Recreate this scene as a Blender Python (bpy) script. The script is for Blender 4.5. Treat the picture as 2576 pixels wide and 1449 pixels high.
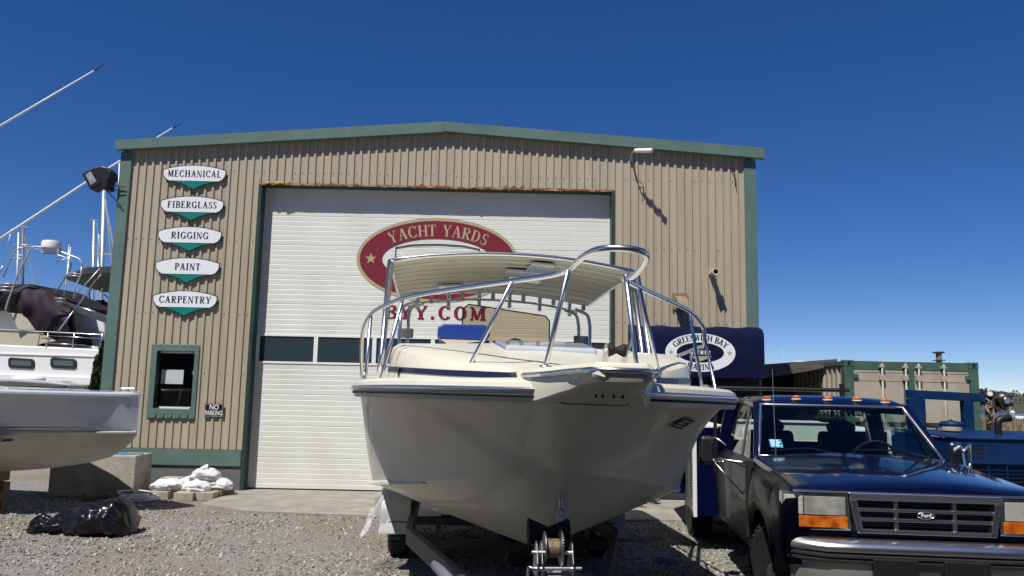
import bpy, math, random
from math import sin, cos, pi, radians, sqrt, atan2, exp
from mathutils import Vector, Matrix
random.seed(7)
for o in list(bpy.data.objects): bpy.data.objects.remove(o)
S = bpy.context.scene
C = S.collection
# ------------------------------------------------------------------ camera
EYE = 1.75
cam = bpy.data.objects.new('camera', bpy.data.cameras.new('camera')); C.objects.link(cam)
FPX = 1960.0
cam.data.sensor_width = 36; cam.data.lens = 36*FPX/2576; cam.data.clip_end = 6000; cam.data.clip_start = 0.05
RM = Matrix.Rotation(pi/2+radians(7.4), 3, 'X') @ Matrix.Rotation(radians(1.2), 3, 'Z')
cam.matrix_world = Matrix.Translation((0, 0, EYE)) @ RM.to_4x4()
S.camera = cam
S.render.resolution_x = 1024; S.render.resolution_y = 576
# ------------------------------------------------------------------ sky and sun
SD = Vector((-0.33, -0.532, 1.0)).normalized()          # towards the sun
w = bpy.data.worlds.new('World'); S.world = w; w.use_nodes = True
nt = w.node_tree; nt.nodes.clear()
sky = nt.nodes.new('ShaderNodeTexSky'); sky.sky_type = 'NISHITA'; sky.sun_disc = False
sky.sun_elevation = math.asin(SD.z); sky.sun_rotation = atan2(SD.x, SD.y)
sky.air_density = 0.5; sky.dust_density = 0.0; sky.ozone_density = 2.0
hs = nt.nodes.new('ShaderNodeHueSaturation'); hs.inputs['Saturation'].default_value = 1.44; hs.inputs['Hue'].default_value = 0.513
bg = nt.nodes.new('ShaderNodeBackground'); bg.inputs['Strength'].default_value = 0.122
wo = nt.nodes.new('ShaderNodeOutputWorld')
gm = nt.nodes.new('ShaderNodeGamma'); gm.inputs[1].default_value = 0.82; nt.links.new(sky.outputs[0], gm.inputs[0]); nt.links.new(gm.outputs[0], hs.inputs['Color']); nt.links.new(hs.outputs[0], bg.inputs[0]); nt.links.new(bg.outputs[0], wo.inputs[0])
sun = bpy.data.objects.new('sun', bpy.data.lights.new('sun', 'SUN')); C.objects.link(sun)
sun.data.energy = 4.7; sun.data.angle = radians(0.5); sun.data.color = (1.0, 0.955, 0.88)
sun.rotation_euler = SD.to_track_quat('Z', 'Y').to_euler(); sun.location = (-10, -10, 30)
S.view_settings.view_transform = 'Standard'; S.view_settings.look = 'None'
S.view_settings.exposure = 0.2; S.view_settings.gamma = 1.0
# ------------------------------------------------------------------ helpers
def at(u, v, Y):
    d = RM @ Vector(((u-1288)/FPX, -(v-724.5)/FPX, -1)); k = Y/d.y
    return Vector((d.x*k, Y, EYE+d.z*k))
def onz(u, v, z=0.0):
    d = RM @ Vector(((u-1288)/FPX, -(v-724.5)/FPX, -1)); k = (z-EYE)/d.z
    return Vector((d.x*k, d.y*k, z))
def lerp(a, b, t): return a+(b-a)*t
def interp(tab, x):
    if x <= tab[0][0]: return tab[0][1]
    for (a, p), (b, q) in zip(tab, tab[1:]):
        if x <= b: return p+(q-p)*(x-a)/(b-a)
    return tab[-1][1]
def sinterp(tab, x):                       # monotone cubic through a table
    if x <= tab[0][0]: return tab[0][1]
    if x >= tab[-1][0]: return tab[-1][1]
    n = len(tab)-1; D = [(tab[i+1][1]-tab[i][1])/(tab[i+1][0]-tab[i][0]) for i in range(n)]
    def m(i):
        if i == 0: return D[0]
        if i == n: return D[-1]
        a, b = D[i-1], D[i]
        return 0 if a*b <= 0 else 2*a*b/(a+b)
    for i in range(n):
        if x <= tab[i+1][0]:
            h = tab[i+1][0]-tab[i][0]; t = (x-tab[i][0])/h
            return (2*t**3-3*t**2+1)*tab[i][1]+(t**3-2*t*t+t)*h*m(i)+(3*t*t-2*t**3)*tab[i+1][1]+(t**3-t*t)*h*m(i+1)
def spline(P, n=6, closed=False):
    P = [Vector(p) for p in P]; out = []; m = len(P)
    rng = m if closed else m-1
    for i in range(rng):
        if closed: a, b, c, d = P[i-1], P[i], P[(i+1) % m], P[(i+2) % m]
        else: a, b, c, d = P[max(i-1, 0)], P[i], P[i+1], P[min(i+2, m-1)]
        for k in range(n):
            t = k/n
            out.append(0.5*((2*b)+(c-a)*t+(2*a-5*b+4*c-d)*t*t+(3*b-a-3*c+d)*t*t*t))
    if not closed: out.append(P[-1])
    return out
class MB:
    def __init__(s): s.v = []; s.f = []
    def add(s, v, f):
        o = len(s.v); s.v += [tuple(p) for p in v]; s.f += [tuple(i+o for i in q) for q in f]; return s
    def box(s, a, b):
        x0, y0, z0 = [min(p, q) for p, q in zip(a, b)]; x1, y1, z1 = [max(p, q) for p, q in zip(a, b)]
        return s.add([(x0,y0,z0),(x1,y0,z0),(x1,y1,z0),(x0,y1,z0),(x0,y0,z1),(x1,y0,z1),(x1,y1,z1),(x0,y1,z1)],
              [(0,3,2,1),(4,5,6,7),(0,1,5,4),(1,2,6,5),(2,3,7,6),(3,0,4,7)])
    def hexa(s, lo, hi):                       # lo, hi: four corners each, same order (ccw seen from above)
        return s.add(list(lo)+list(hi), [(0,3,2,1),(4,5,6,7),(0,1,5,4),(1,2,6,5),(2,3,7,6),(3,0,4,7)])
    def bar(s, p, q, w, h, up=(0,0,1)):        # square bar from p to q
        p, q = Vector(p), Vector(q); d = (q-p).normalized(); up = Vector(up)
        if abs(d.dot(up)) > .97: up = Vector((0,1,0))
        a = d.cross(up).normalized()*w/2; b = a.cross(d).normalized()*h/2
        c = [p-a-b, p+a-b, p+a+b, p-a+b, q-a-b, q+a-b, q+a+b, q-a+b]
        return s.add(c, [(0,1,2,3),(7,6,5,4),(0,4,5,1),(1,5,6,2),(2,6,7,3),(3,7,4,0)])
    def tube(s, P, r, n=8, caps=True, closed=False):
        P = [Vector(p) for p in P]; m = len(P)
        R = r if isinstance(r, (list, tuple)) else [r]*m
        t0 = (P[1]-P[0]).normalized(); up = Vector((0,0,1)) if abs(t0.z) < .9 else Vector((1,0,0))
        nrm = (up-t0*up.dot(t0)).normalized(); V = []; F = []
        for i in range(m):
            a = P[i]-P[i-1] if (i > 0 or closed) else P[1]-P[0]
            b = P[(i+1) % m]-P[i] if (i < m-1 or closed) else a
            t = (a.normalized()+b.normalized())
            t = t.normalized() if t.length > 1e-6 else a.normalized()
            nrm = (nrm-t*nrm.dot(t))
            nrm = nrm.normalized() if nrm.length > 1e-6 else t.orthogonal().normalized()
            bn = t.cross(nrm)
            for k in range(n):
                an = 2*pi*k/n; V.append(P[i]+(nrm*cos(an)+bn*sin(an))*R[i])
        for i in range(m if closed else m-1):
            j = (i+1) % m
            for k in range(n):
                l = (k+1) % n; F.append((i*n+k, i*n+l, j*n+l, j*n+k))
        if caps and not closed: F += [tuple(range(n))[::-1], tuple((m-1)*n+k for k in range(n))]
        return s.add(V, F)
    def cyl(s, p, q, r, r2=None, n=20): return s.tube([p, q], [r, r if r2 is None else r2], n)
    def lathe(s, prof, c=(0,0,0), axis='Z', n=24):   # prof: (r, h)
        V = []; F = []; m = len(prof)
        for r, h in prof:
            for k in range(n):
                a = 2*pi*k/n; x, y = r*cos(a), r*sin(a)
                p = {'Z': (x, y, h), 'Y': (x, h, -y), 'X': (h, x, y)}[axis]
                V.append((p[0]+c[0], p[1]+c[1], p[2]+c[2]))
        for i in range(m-1):
            for k in range(n):
                l = (k+1) % n; F.append((i*n+k, i*n+l, (i+1)*n+l, (i+1)*n+k))
        F += [tuple(range(n))[::-1], tuple((m-1)*n+k for k in range(n))]
        return s.add(V, F)
    def loft(s, secs, close=False, caps=True):
        n = len(secs[0]); F = []
        for i in range(len(secs)-1):
            for k in range(n if close else n-1):
                l = (k+1) % n; F.append((i*n+k, i*n+l, (i+1)*n+l, (i+1)*n+k))
        if close and caps: F += [tuple(range(n))[::-1], tuple((len(secs)-1)*n+k for k in range(n))]
        return s.add([p for q in secs for p in q], F)
    def prism(s, poly, d):                    # poly: 3D loop, d: extrusion vector
        d = Vector(d); n = len(poly); P = [Vector(p) for p in poly]
        F = [tuple(range(n)), tuple(range(2*n-1, n-1, -1))]+[((i+1) % n, i, n+i, n+(i+1) % n) for i in range(n)]
        return s.add(P+[p+d for p in P], F)
    def ball(s, c, r, n=12, m=8, sq=(1,1,1), noise=0, seed=0):
        rnd = random.Random(seed); V = []; F = []
        for i in range(m+1):
            for k in range(n):
                th = pi*i/m; ph = 2*pi*k/n
                d = 1+(rnd.uniform(-noise, noise) if 0 < i < m else 0)
                V.append((c[0]+r*sq[0]*d*sin(th)*cos(ph), c[1]+r*sq[1]*d*sin(th)*sin(ph), c[2]+r*sq[2]*d*cos(th)))
        for i in range(m):
            for k in range(n):
                l = (k+1) % n; F.append((i*n+k, (i+1)*n+k, (i+1)*n+l, i*n+l))
        return s.add(V, F)
def obj(name, mb, m, parent=None, label=None, smooth=False, bevel=0, kind=None, fix=True, autosm=None, sub=0):
    me = bpy.data.meshes.new(name); me.from_pydata(mb.v, [], mb.f); me.validate(); me.update()
    if fix:
        import bmesh
        b = bmesh.new(); b.from_mesh(me); bmesh.ops.remove_doubles(b, verts=b.verts, dist=1e-5)
        bmesh.ops.recalc_face_normals(b, faces=b.faces); b.to_mesh(me); b.free()
    o = bpy.data.objects.new(name, me); C.objects.link(o)
    me.materials.append(m)
    if smooth: me.polygons.foreach_set('use_smooth', [True]*len(me.polygons))
    if autosm is not None:
        me.polygons.foreach_set('use_smooth', [True]*len(me.polygons))
        me.set_sharp_from_angle(angle=radians(autosm))
    if bevel:
        bv = o.modifiers.new('bevel', 'BEVEL'); bv.width = bevel; bv.segments = 2; bv.limit_method = 'ANGLE'; bv.angle_limit = radians(40)
    if sub:
        sm = o.modifiers.new('sub', 'SUBSURF'); sm.levels = sub; sm.render_levels = sub
    if parent: o.parent = parent
    if label: o['label'] = label
    if kind: o['kind'] = kind
    return o
def thing(name, label, cat, loc=(0,0,0), rz=0, group=None):
    o = bpy.data.objects.new(name, None); C.objects.link(o); o.location = loc; o.rotation_euler = (0, 0, rz)
    o.empty_display_size = .3
    o['label'] = label; o['category'] = cat
    if group: o['group'] = group
    return o
def tag(o, label, cat, group=None, kind=None):
    vs = o.data.vertices
    if len(vs):
        xs = [v.co.x for v in vs]; ys = [v.co.y for v in vs]; zs = [v.co.z for v in vs]
        c = Vector(((min(xs)+max(xs))/2, (min(ys)+max(ys))/2, min(zs)))
        o.data.transform(Matrix.Translation(-c)); o.location = c
    o['label'] = label; o['category'] = cat
    if group: o['group'] = group
    if kind: o['kind'] = kind
    return o
def copy_tree(o, parent=None):
    c = o.copy(); C.objects.link(c)
    if parent: c.parent = parent
    for ch in [x for x in bpy.data.objects if x.parent == o]: copy_tree(ch, c)
    return c
# ------------------------------------------------------------------ materials
def mat(name, col, rough=.5, metal=0, coat=0, var=0, vscale=4, col2=None, bump=0, bscale=60, spec=.5, stretch=None, thr=None, trans=0, alpha=1, ior=1.45, island=0, dirt=None):
    m = bpy.data.materials.new(name); m.use_nodes = True; n = m.node_tree; b = n.nodes['Principled BSDF']
    def put(k, v): b.inputs[k].default_value = v
    put('Base Color', (*col, 1)); put('Roughness', rough); put('Metallic', metal); put('Coat Weight', coat); put('Coat Roughness', .04)
    put('Specular IOR Level', spec); put('Transmission Weight', trans); put('Alpha', alpha); put('IOR', ior)
    tc = n.nodes.new('ShaderNodeTexCoord'); src = tc.outputs['Object']
    if stretch:
        mp = n.nodes.new('ShaderNodeMapping'); mp.inputs['Scale'].default_value = stretch; n.links.new(src, mp.inputs[0]); src = mp.outputs[0]
    last = None
    if var or col2:
        nz = n.nodes.new('ShaderNodeTexNoise'); nz.inputs['Scale'].default_value = vscale; nz.inputs['Detail'].default_value = 6; nz.inputs['Roughness'].default_value = .62
        n.links.new(src, nz.inputs['Vector'])
        cr = n.nodes.new('ShaderNodeValToRGB'); lo, hi = thr or (.32, .68)
        cr.color_ramp.elements[0].position = lo; cr.color_ramp.elements[1].position = hi
        c2 = col2 or tuple(c*(1-var) for c in col); c1 = col if col2 else tuple(min(1, c*(1+var*.5)) for c in col)
        cr.color_ramp.elements[0].color = (*c1, 1); cr.color_ramp.elements[1].color = (*c2, 1)
        n.links.new(nz.outputs['Fac'], cr.inputs[0]); last = cr.outputs[0]
    if dirt:                                    # (colour, amount, scale): a second layer of weathering
        dc, da, dsc = dirt
        nz = n.nodes.new('ShaderNodeTexNoise'); nz.inputs['Scale'].default_value = dsc; nz.inputs['Detail'].default_value = 8
        n.links.new(src, nz.inputs['Vector'])
        cr = n.nodes.new('ShaderNodeValToRGB'); cr.color_ramp.elements[0].position = .5; cr.color_ramp.elements[1].position = .75
        cr.color_ramp.elements[1].color = (da, da, da, 1)
        n.links.new(nz.outputs['Fac'], cr.inputs[0])
        mx = n.nodes.new('ShaderNodeMixRGB'); mx.inputs[2].default_value = (*dc, 1); n.links.new(cr.outputs[0], mx.inputs[0])
        if last: n.links.new(last, mx.inputs[1])
        else: mx.inputs[1].default_value = (*col, 1)
        last = mx.outputs[0]
    if island:
        g = n.nodes.new('ShaderNodeNewGeometry'); cr = n.nodes.new('ShaderNodeValToRGB')
        cr.color_ramp.elements[0].color = (*[c*(1-island) for c in col], 1); cr.color_ramp.elements[1].color = (*(col2 or [min(1, c*(1+island)) for c in col]), 1)
        n.links.new(g.outputs['Random Per Island'], cr.inputs[0]); last = cr.outputs[0]
    if last: n.links.new(last, b.inputs['Base Color'])
    if bump:
        nz = n.nodes.new('ShaderNodeTexNoise'); nz.inputs['Scale'].default_value = bscale; nz.inputs['Detail'].default_value = 5
        n.links.new(src, nz.inputs['Vector'])
        bp = n.nodes.new('ShaderNodeBump'); bp.inputs['Strength'].default_value = bump; bp.inputs['Distance'].default_value = .02
        n.links.new(nz.outputs['Fac'], bp.inputs['Height']); n.links.new(bp.outputs[0], b.inputs['Normal'])
    return m
M = {}
M['siding'] = mat('tan siding', (.42, .364, .278), .5, var=.10, vscale=1.2, stretch=(2.6,1,.16), dirt=((.20,.15,.10), .35, 2.2))
M['green'] = mat('green trim', (.105, .175, .155), .45, var=.14, vscale=2, dirt=((.2,.22,.18), .35, 5))
M['darkgreen'] = mat('dark green jamb', (.022, .05, .045), .5, var=.2)
M['rust'] = mat('rusty flashing', (.36,.24,.12), .8, col2=(.20,.055,.012), vscale=7, thr=(.42,.56), bump=.5, bscale=40)
M['door'] = mat('door panel white', (.69,.705,.655), .4, var=.05, vscale=1.5, dirt=((.5,.48,.40), .3, 1.4))
M['white'] = mat('white', (.8,.8,.79), .35, var=.04)
M['signwhite'] = mat('sign white', (.78,.79,.82), .3)
M['signgreen'] = mat('sign green', (.006,.20,.155), .35)
M['black'] = mat('black', (.012,.012,.015), .45, var=.2)
M['navyink'] = mat('navy ink', (.012,.014,.035), .4)
M['maroon'] = mat('maroon vinyl', (.19,.022,.04), .4, var=.06)
M['beige'] = mat('beige vinyl', (.42,.36,.22), .4)
M['glass'] = mat('dark window glass', (.034,.053,.066), .03, spec=.9, coat=1)
M['plinth'] = mat('grey plinth', (.13,.135,.145), .8, var=.15, vscale=3, bump=.2, dirt=((.22,.2,.17), .5, 6))
M['concrete'] = mat('concrete', (.30,.285,.245), .9, var=.28, vscale=2.6, bump=.25, bscale=90, dirt=((.2,.19,.16), .5, 9))
M['block'] = mat('block concrete', (.40,.37,.31), .9, var=.2, vscale=3.5, bump=.4, bscale=40, dirt=((.22,.2,.15), .6, 5))
M['wood'] = mat('weathered wood', (.22,.16,.10), .85, var=.45, vscale=12, stretch=(1,8,8), bump=.3)
M['chrome'] = mat('polished stainless', (.76,.76,.75), .27, 1)
M['alu'] = mat('brushed aluminium', (.62,.64,.68), .3, 1, var=.08, vscale=20)
M['zinc'] = mat('zinc plated steel', (.50,.53,.55), .38, 1, var=.25, vscale=25, dirt=((.2,.14,.08), .4, 30))
M['gel'] = mat('cream gelcoat', (.71,.675,.56), .40, coat=.22, var=.04, vscale=1.2, dirt=((.50,.45,.33), .35, 2.4))
M['gelgrey'] = mat('shade tinted gelcoat', (.48,.52,.60), .16, coat=.8, var=.03)  # shade and sky reflection of a white hull put into the blue-grey
M['navy'] = mat('navy stripe', (.012,.016,.05), .3)
M['rubber'] = mat('rubber', (.018,.018,.019), .75, var=.3, vscale=20, bump=.2)
M['blackpaint'] = mat('bottom paint', (.010,.010,.012), .8, var=.3)
M['awning'] = mat('navy canvas', (.004,.007,.036), .8, spec=.12, var=.18, vscale=3, bump=.15, bscale=250)
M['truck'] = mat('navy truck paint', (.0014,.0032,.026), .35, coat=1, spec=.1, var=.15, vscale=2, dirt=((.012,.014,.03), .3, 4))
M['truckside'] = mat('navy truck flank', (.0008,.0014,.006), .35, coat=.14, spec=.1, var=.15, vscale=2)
M['bedblue'] = mat('service body blue', (.001,.003,.03), .4, coat=.15, spec=.15, var=.12)
M['machine'] = mat('machine blue paint', (.003,.026,.105), .45, spec=.25, var=.18, vscale=3, dirt=((.03,.04,.08), .5, 5))
M['amber'] = mat('amber lens', (.62,.17,.015), .15, coat=1, col2=(.30,.05,.008), vscale=14, thr=(.4,.62))
M['lens'] = mat('clear lens', (.40,.40,.36), .1, .4, coat=1, col2=(.62,.62,.56), vscale=6, thr=(.42,.6))
M['cab'] = mat('cab interior', (.012,.014,.018), .8)
M['contan'] = mat('container tan', (.42,.375,.305), .5, var=.1, dirt=((.2,.16,.11), .45, 2.5))
M['congreen'] = mat('container green', (.055,.12,.09), .5, var=.2, dirt=((.13,.15,.11), .4, 6))
M['darkbrown'] = mat('dark rubber strip', (.035,.028,.022), .8)
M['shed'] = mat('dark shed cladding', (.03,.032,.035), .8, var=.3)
M['slate'] = mat('weathered roof boards', (.11,.105,.10), .85, var=.3, vscale=6, stretch=(.3,1,3), bump=.3)
M['tarp'] = mat('maroon canvas cover', (.020,.011,.017), .75, var=.3, vscale=3, bump=.4, bscale=7)
M['bimini'] = mat('charcoal canvas', (.045,.05,.05), .8, var=.2)
M['canvas'] = mat('beige canvas', (.50,.46,.36), .8, var=.08, bump=.2, bscale=10)
M['cushion'] = mat('blue vinyl cushion', (.012,.045,.27), .45, var=.08)
M['bagplastic'] = mat('black plastic bag', (.006,.006,.008), .30, spec=.35, coat=.1, bump=.35, bscale=7)
M['sandbag'] = mat('white woven sandbag', (.70,.70,.71), .65, var=.10, bump=.5, bscale=26, dirt=((.45,.42,.36), .35, 6))
M['hose'] = mat('white hose', (.74,.74,.76), .4)
M['rope'] = mat('braided rope', (.42,.34,.27), .85, col2=(.14,.10,.09), vscale=60, thr=(.45,.55), bump=.3, bscale=200)
M['mast'] = mat('mast aluminium', (.55,.57,.60), .4, .6)
M['mastbrown'] = mat('brown mast', (.16,.12,.12), .5)
M['rag'] = mat('blue grey rag', (.11,.12,.22), .9, var=.2, bump=.4)
M['ragdark'] = mat('dusty plastic sheet', (.10,.10,.11), .7, var=.4, vscale=15, bump=.4)
M['yellow'] = mat('yellow plastic', (.55,.38,.05), .5)
M['red'] = mat('red print', (.45,.05,.05), .5)
M['paper'] = mat('paper', (.75,.76,.78), .6)
M['interior'] = mat('dim office interior', (.34,.32,.32), .9)
M['lampbox'] = mat('tan lamp box', (.24,.20,.12), .6, dirt=((.2,.07,.02), .9, 9))
M['reed'] = mat('dry reed', (.36,.28,.17), .9, island=.45)
M['leafgreen'] = mat('foliage', (.05,.085,.03), .8, island=.5)
M['arbor'] = mat('arborvitae foliage', (.035,.06,.014), .8, island=.5)
M['bark'] = mat('bark', (.10,.075,.055), .9, var=.3)
M['farwood'] = mat('spring woodland', (.06,.08,.028), .9, island=.5, col2=(.13,.115,.075))
M['water'] = mat('bay water', (.012,.035,.09), .12, var=.2, vscale=.3, bump=.6, bscale=1.2)
M['land'] = mat('far shore', (.06,.065,.035), .95, var=.3, vscale=.05)
M['plastic'] = mat('clear plastic wrap', (.8,.82,.84), .2, alpha=.35, bump=.5, bscale=12)
M['topcanvas'] = mat('cream top canvas', (.66,.65,.58), .6, var=.04)
M['chromedull'] = mat('dull bumper valance', (.42,.42,.40), .5, .6, var=.2)
M['mirrorcap'] = mat('mirror housing chrome', (.5,.52,.55), .2, 1)
M['panelgrey'] = mat('service door paint', (.18,.18,.175), .15, coat=1)
M['grillechrome'] = mat('satin chrome', (.62,.64,.68), .30, 1)
M['cornerlens'] = mat('ribbed corner lens', (.60,.60,.57), .15, .2, coat=1, var=.45, vscale=16, stretch=(1,.4,7))
M['rimgrey'] = mat('dull grey rim', (.10,.10,.105), .6, .2, var=.4)
M['lowerhull'] = mat('beige lower hull', (.50,.47,.40), .3, coat=.4, var=.1, vscale=2, dirt=((.3,.27,.2), .4, 3))
M['tint'] = None
def clear(name, tint, a, rough=.02):            # thin tinted sheet: part transparent tint, part gloss
    m = bpy.data.materials.new(name); m.use_nodes = True; n = m.node_tree; n.nodes.clear()
    o = n.nodes.new('ShaderNodeOutputMaterial'); mx = n.nodes.new('ShaderNodeMixShader'); t = n.nodes.new('ShaderNodeBsdfTransparent'); g = n.nodes.new('ShaderNodeBsdfGlossy')
    lw = n.nodes.new('ShaderNodeLayerWeight'); pw = n.nodes.new('ShaderNodeMath'); pw.operation = 'POWER'; pw.inputs[1].default_value = 4.5; fr = n.nodes.new('ShaderNodeMath'); fr.operation = 'MULTIPLY_ADD'; fr.inputs[1].default_value = .9; fr.inputs[2].default_value = .045
    n.links.new(lw.outputs['Facing'], pw.inputs[0]); n.links.new(pw.outputs[0], fr.inputs[0])
    t.inputs[0].default_value = (*tint, 1); g.inputs['Roughness'].default_value = rough; g.inputs[0].default_value = (a, a, a, 1)
    n.links.new(fr.outputs[0], mx.inputs[0]); n.links.new(t.outputs[0], mx.inputs[1]); n.links.new(g.outputs[0], mx.inputs[2]); n.links.new(mx.outputs[0], o.inputs[0])
    return m
M['tint'] = clear('bronze tinted acrylic', (.78,.72,.60), 1)
M['autoglass'] = clear('automotive glass', (.66,.76,.74), 1)
M['winglass'] = clear('clear window pane', (.88,.9,.9), 1)
# ------------------------------------------------------------------ serif lettering (own glyphs, cap height 1)
def glyph(ch, T=.17, t=.055, sv=.05, so=.07):
    P = []; 
    def R(x0, x1, y0, y1): P.append([(x0,y0),(x1,y0),(x1,y1),(x0,y1)])
    def D(x0, y0, x1, y1, w): P.append([(x0-w/2,y0),(x0+w/2,y0),(x1+w/2,y1),(x1-w/2,y1)])
    def A(cx, cy, rx, ry, a0, a1, T_=T, t_=t, n=14):
        for i in range(n):
            a, b = radians(lerp(a0, a1, i/n)), radians(lerp(a0, a1, (i+1)/n))
            P.append([(cx+rx*cos(a), cy+ry*sin(a)), (cx+rx*cos(b), cy+ry*sin(b)), (cx+(rx-T_)*cos(b), cy+(ry-t_)*sin(b)), (cx+(rx-T_)*cos(a), cy+(ry-t_)*sin(a))])
    def stem(x, y0=0, y1=1, w=T, top=True, bot=True):
        R(x, x+w, y0+(sv if bot else 0), y1-(sv if top else 0))
        if bot: R(x-so, x+w+so, y0, y0+sv)
        if top: R(x-so, x+w+so, y1-sv, y1)
    o = so
    if ch == 'I': stem(o); W = 2*o+T
    elif ch == 'H': stem(o); stem(.52+o); R(o+T, .52+o, .47, .47+t); W = .52+T+2*o
    elif ch == 'E' or ch == 'F':
        stem(o, top=True, bot=True); R(o+T+so, .56, 1-t, 1); R(.52, .56, .78, 1-t); R(o+T, .42, .49, .49+t); R(.40, .44, .40, .64)
        if ch == 'E': R(o+T+so, .60, 0, t); R(.56, .60, t, .25)
        W = .62
    elif ch == 'L': stem(o); R(o+T+so, .60, 0, t); R(.56, .60, t, .27); W = .62
    elif ch == 'T': R(.31-T/2, .31+T/2, sv, 1-t); R(.31-T/2-so, .31+T/2+so, 0, sv); R(0, .62, 1-t, 1); R(0, .04, .76, 1-t); R(.58, .62, .76, 1-t); W = .62
    elif ch in 'PRB':
        stem(o, top=False, bot=True); R(0, o, 1-sv, 1); R(o, o+T, 1-sv, 1)
        A(o+T+.08, .74, .33, .26, -90, 90); R(o+T, o+T+.08, 1-t, 1); R(o+T, o+T+.08, .48, .48+t); W = .60
        if ch == 'B': A(o+T+.10, .25, .36, .25, -90, 90); R(o+T+so, o+T+.10, 0, t); W = .66
        if ch == 'R': D(.33, .48, .60, sv, T); R(.47, .74, 0, sv); W = .72
    elif ch == 'D': stem(o, top=False); R(0, o+T, 1-sv, 1); A(.30, .5, .42, .5, -90, 90); R(o+T, .30, 1-t, 1); R(o+T+so, .30, 0, t); W = .74
    elif ch == 'O': A(.38, .5, .38, .51, 0, 360, n=28); W = .76
    elif ch in 'CG':
        A(.40, .5, .40, .51, 38, 322, n=24); R(.66, .70, .70, .99); W = .72
        if ch == 'G': R(.56, .56+T, .04, .40); R(.50, .56+T+.06, .40, .40+sv); W = .78
        else: R(.67, .71, .06, .24)
    elif ch == 'S':
        A(.29, .73, .25, .27, 50, 270, T*.85, t, 14); A(.27, .265, .27, .27, -140, 90, T*.85, t, 16); R(.45, .49, .72, .98); R(.02, .06, .03, .3); W = .54
    elif ch == 'A': D(.10, sv, .36, 1, t*1.2); D(.62, sv, .36, 1, T*1.05); R(.20, .52, .32, .32+t); R(0, .22, 0, sv); R(.46, .76, 0, sv); W = .74
    elif ch == 'M': R(.08, .08+t, sv, 1-sv); R(0, .20, 0, sv); R(0, .18, 1-sv, 1); D(.15, 1-sv, .42, .06, T); D(.42, .06, .67, 1-sv, t*1.2); R(.66, .66+T, sv, 1); R(.60, .66+T+.07, 0, sv); R(.66+T, .66+T+.06, 1-sv, 1); W = .90
    elif ch == 'N': R(.08, .08+t, sv, 1-sv); R(0, .20, 0, sv); R(0, .12, 1-sv, 1); D(.15, 1-sv, .62, 0, T); R(.61, .61+t, 0, 1-sv); R(.53, .74, 1-sv, 1); W = .76
    elif ch == 'Y': D(.12, 1-sv, .36, .42, T); D(.62, 1-sv, .37, .45, t*1.3); R(.36-T/2, .36+T/2, sv, .46); R(.36-T/2-so, .36+T/2+so, 0, sv); R(0, .26, 1-sv, 1); R(.50, .73, 1-sv, 1); W = .72
    elif ch == 'W': D(.12, 1, .32, 0, T); D(.32, 0, .50, 1, t); D(.48, 1, .68, 0, T); D(.68, 0, .88, 1, t); R(0, .24, 1-sv, 1); R(.36, .58, 1-sv, 1); R(.78, .98, 1-sv, 1); W = .98
    elif ch == '.': A(.12, .12, .12, .12, 0, 360, .12, .12); W = .24
    else: W = .36
    return P, W
def text_layout(s, h, sp=.10, **k):
    out = []; x = 0
    for ch in s:
        P, W = glyph(ch, **k); out.append((P, x*h, W*h)); x += W+sp
    return out, (x-sp)*h
def text_mesh(mb, s, h, origin, ux, uz, sp=.10, sx=1.0, n=None, base=0.0, **k):   # straight line of lettering centred on origin
    L, tot = text_layout(s, h, sp, **k); n = n or Vector(ux).cross(Vector(uz)); ux = Vector(ux); uz = Vector(uz); i = 0
    for P, x, W in L:
        for q in P:
            i += 1; off = n*(base+.0002*(i % 5))
            mb.add([Vector(origin)+ux*((x+a*h-tot/2)*sx)+uz*(b*h)+off for a, b in q], [tuple(range(len(q)))])
def text_arc(mb, s, h, c, ux, uz, rx, rz, a0, a1, inward=False, sp=.10, n=None, **k):  # lettering along an ellipse from angle a0 to a1 (degrees)
    L, tot = text_layout(s, h, sp, **k); ux = Vector(ux); uz = Vector(uz); c = Vector(c); n = n or ux.cross(uz); i = 0
    N = 200; A = [radians(lerp(a0, a1, j/N)) for j in range(N+1)]
    pts = [(rx*cos(a), rz*sin(a)) for a in A]; cum = [0]
    for p, q in zip(pts, pts[1:]): cum.append(cum[-1]+sqrt((p[0]-q[0])**2+(p[1]-q[1])**2))
    sc = cum[-1]/tot
    for P, x, W in L:
        mid = (x+W/2)*sc; j = max(1, next((j for j in range(N+1) if cum[j] >= mid), N))
        px, pz = pts[j]; tx, tz = pts[j][0]-pts[j-1][0], pts[j][1]-pts[j-1][1]; l = sqrt(tx*tx+tz*tz); tx /= l; tz /= l
        nx, nz = -tz, tx
        for q in P:
            i += 1
            V = []
            for a, b in q:
                dx = (a*h-W/2); dz = b*h
                V.append(c+ux*(px+tx*dx+nx*dz)+uz*(pz+tz*dx+nz*dz)+n*(.0002*(i % 5)))
            mb.add(V, [tuple(range(len(q)))])
def ellipse(mb, c, ux, uz, rx, rz, ix=0, iz=0, n=72, off=Vector((0,0,0))):
    c = Vector(c)+off; ux = Vector(ux); uz = Vector(uz)
    o = [c+ux*rx*cos(2*pi*i/n)+uz*rz*sin(2*pi*i/n) for i in range(n)]
    if ix:
        q = [c+ux*ix*cos(2*pi*i/n)+uz*iz*sin(2*pi*i/n) for i in range(n)]
        mb.add(o+q, [(i, (i+1) % n, n+(i+1) % n, n+i) for i in range(n)])
    else: mb.add(o, [tuple(range(n))])
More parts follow.
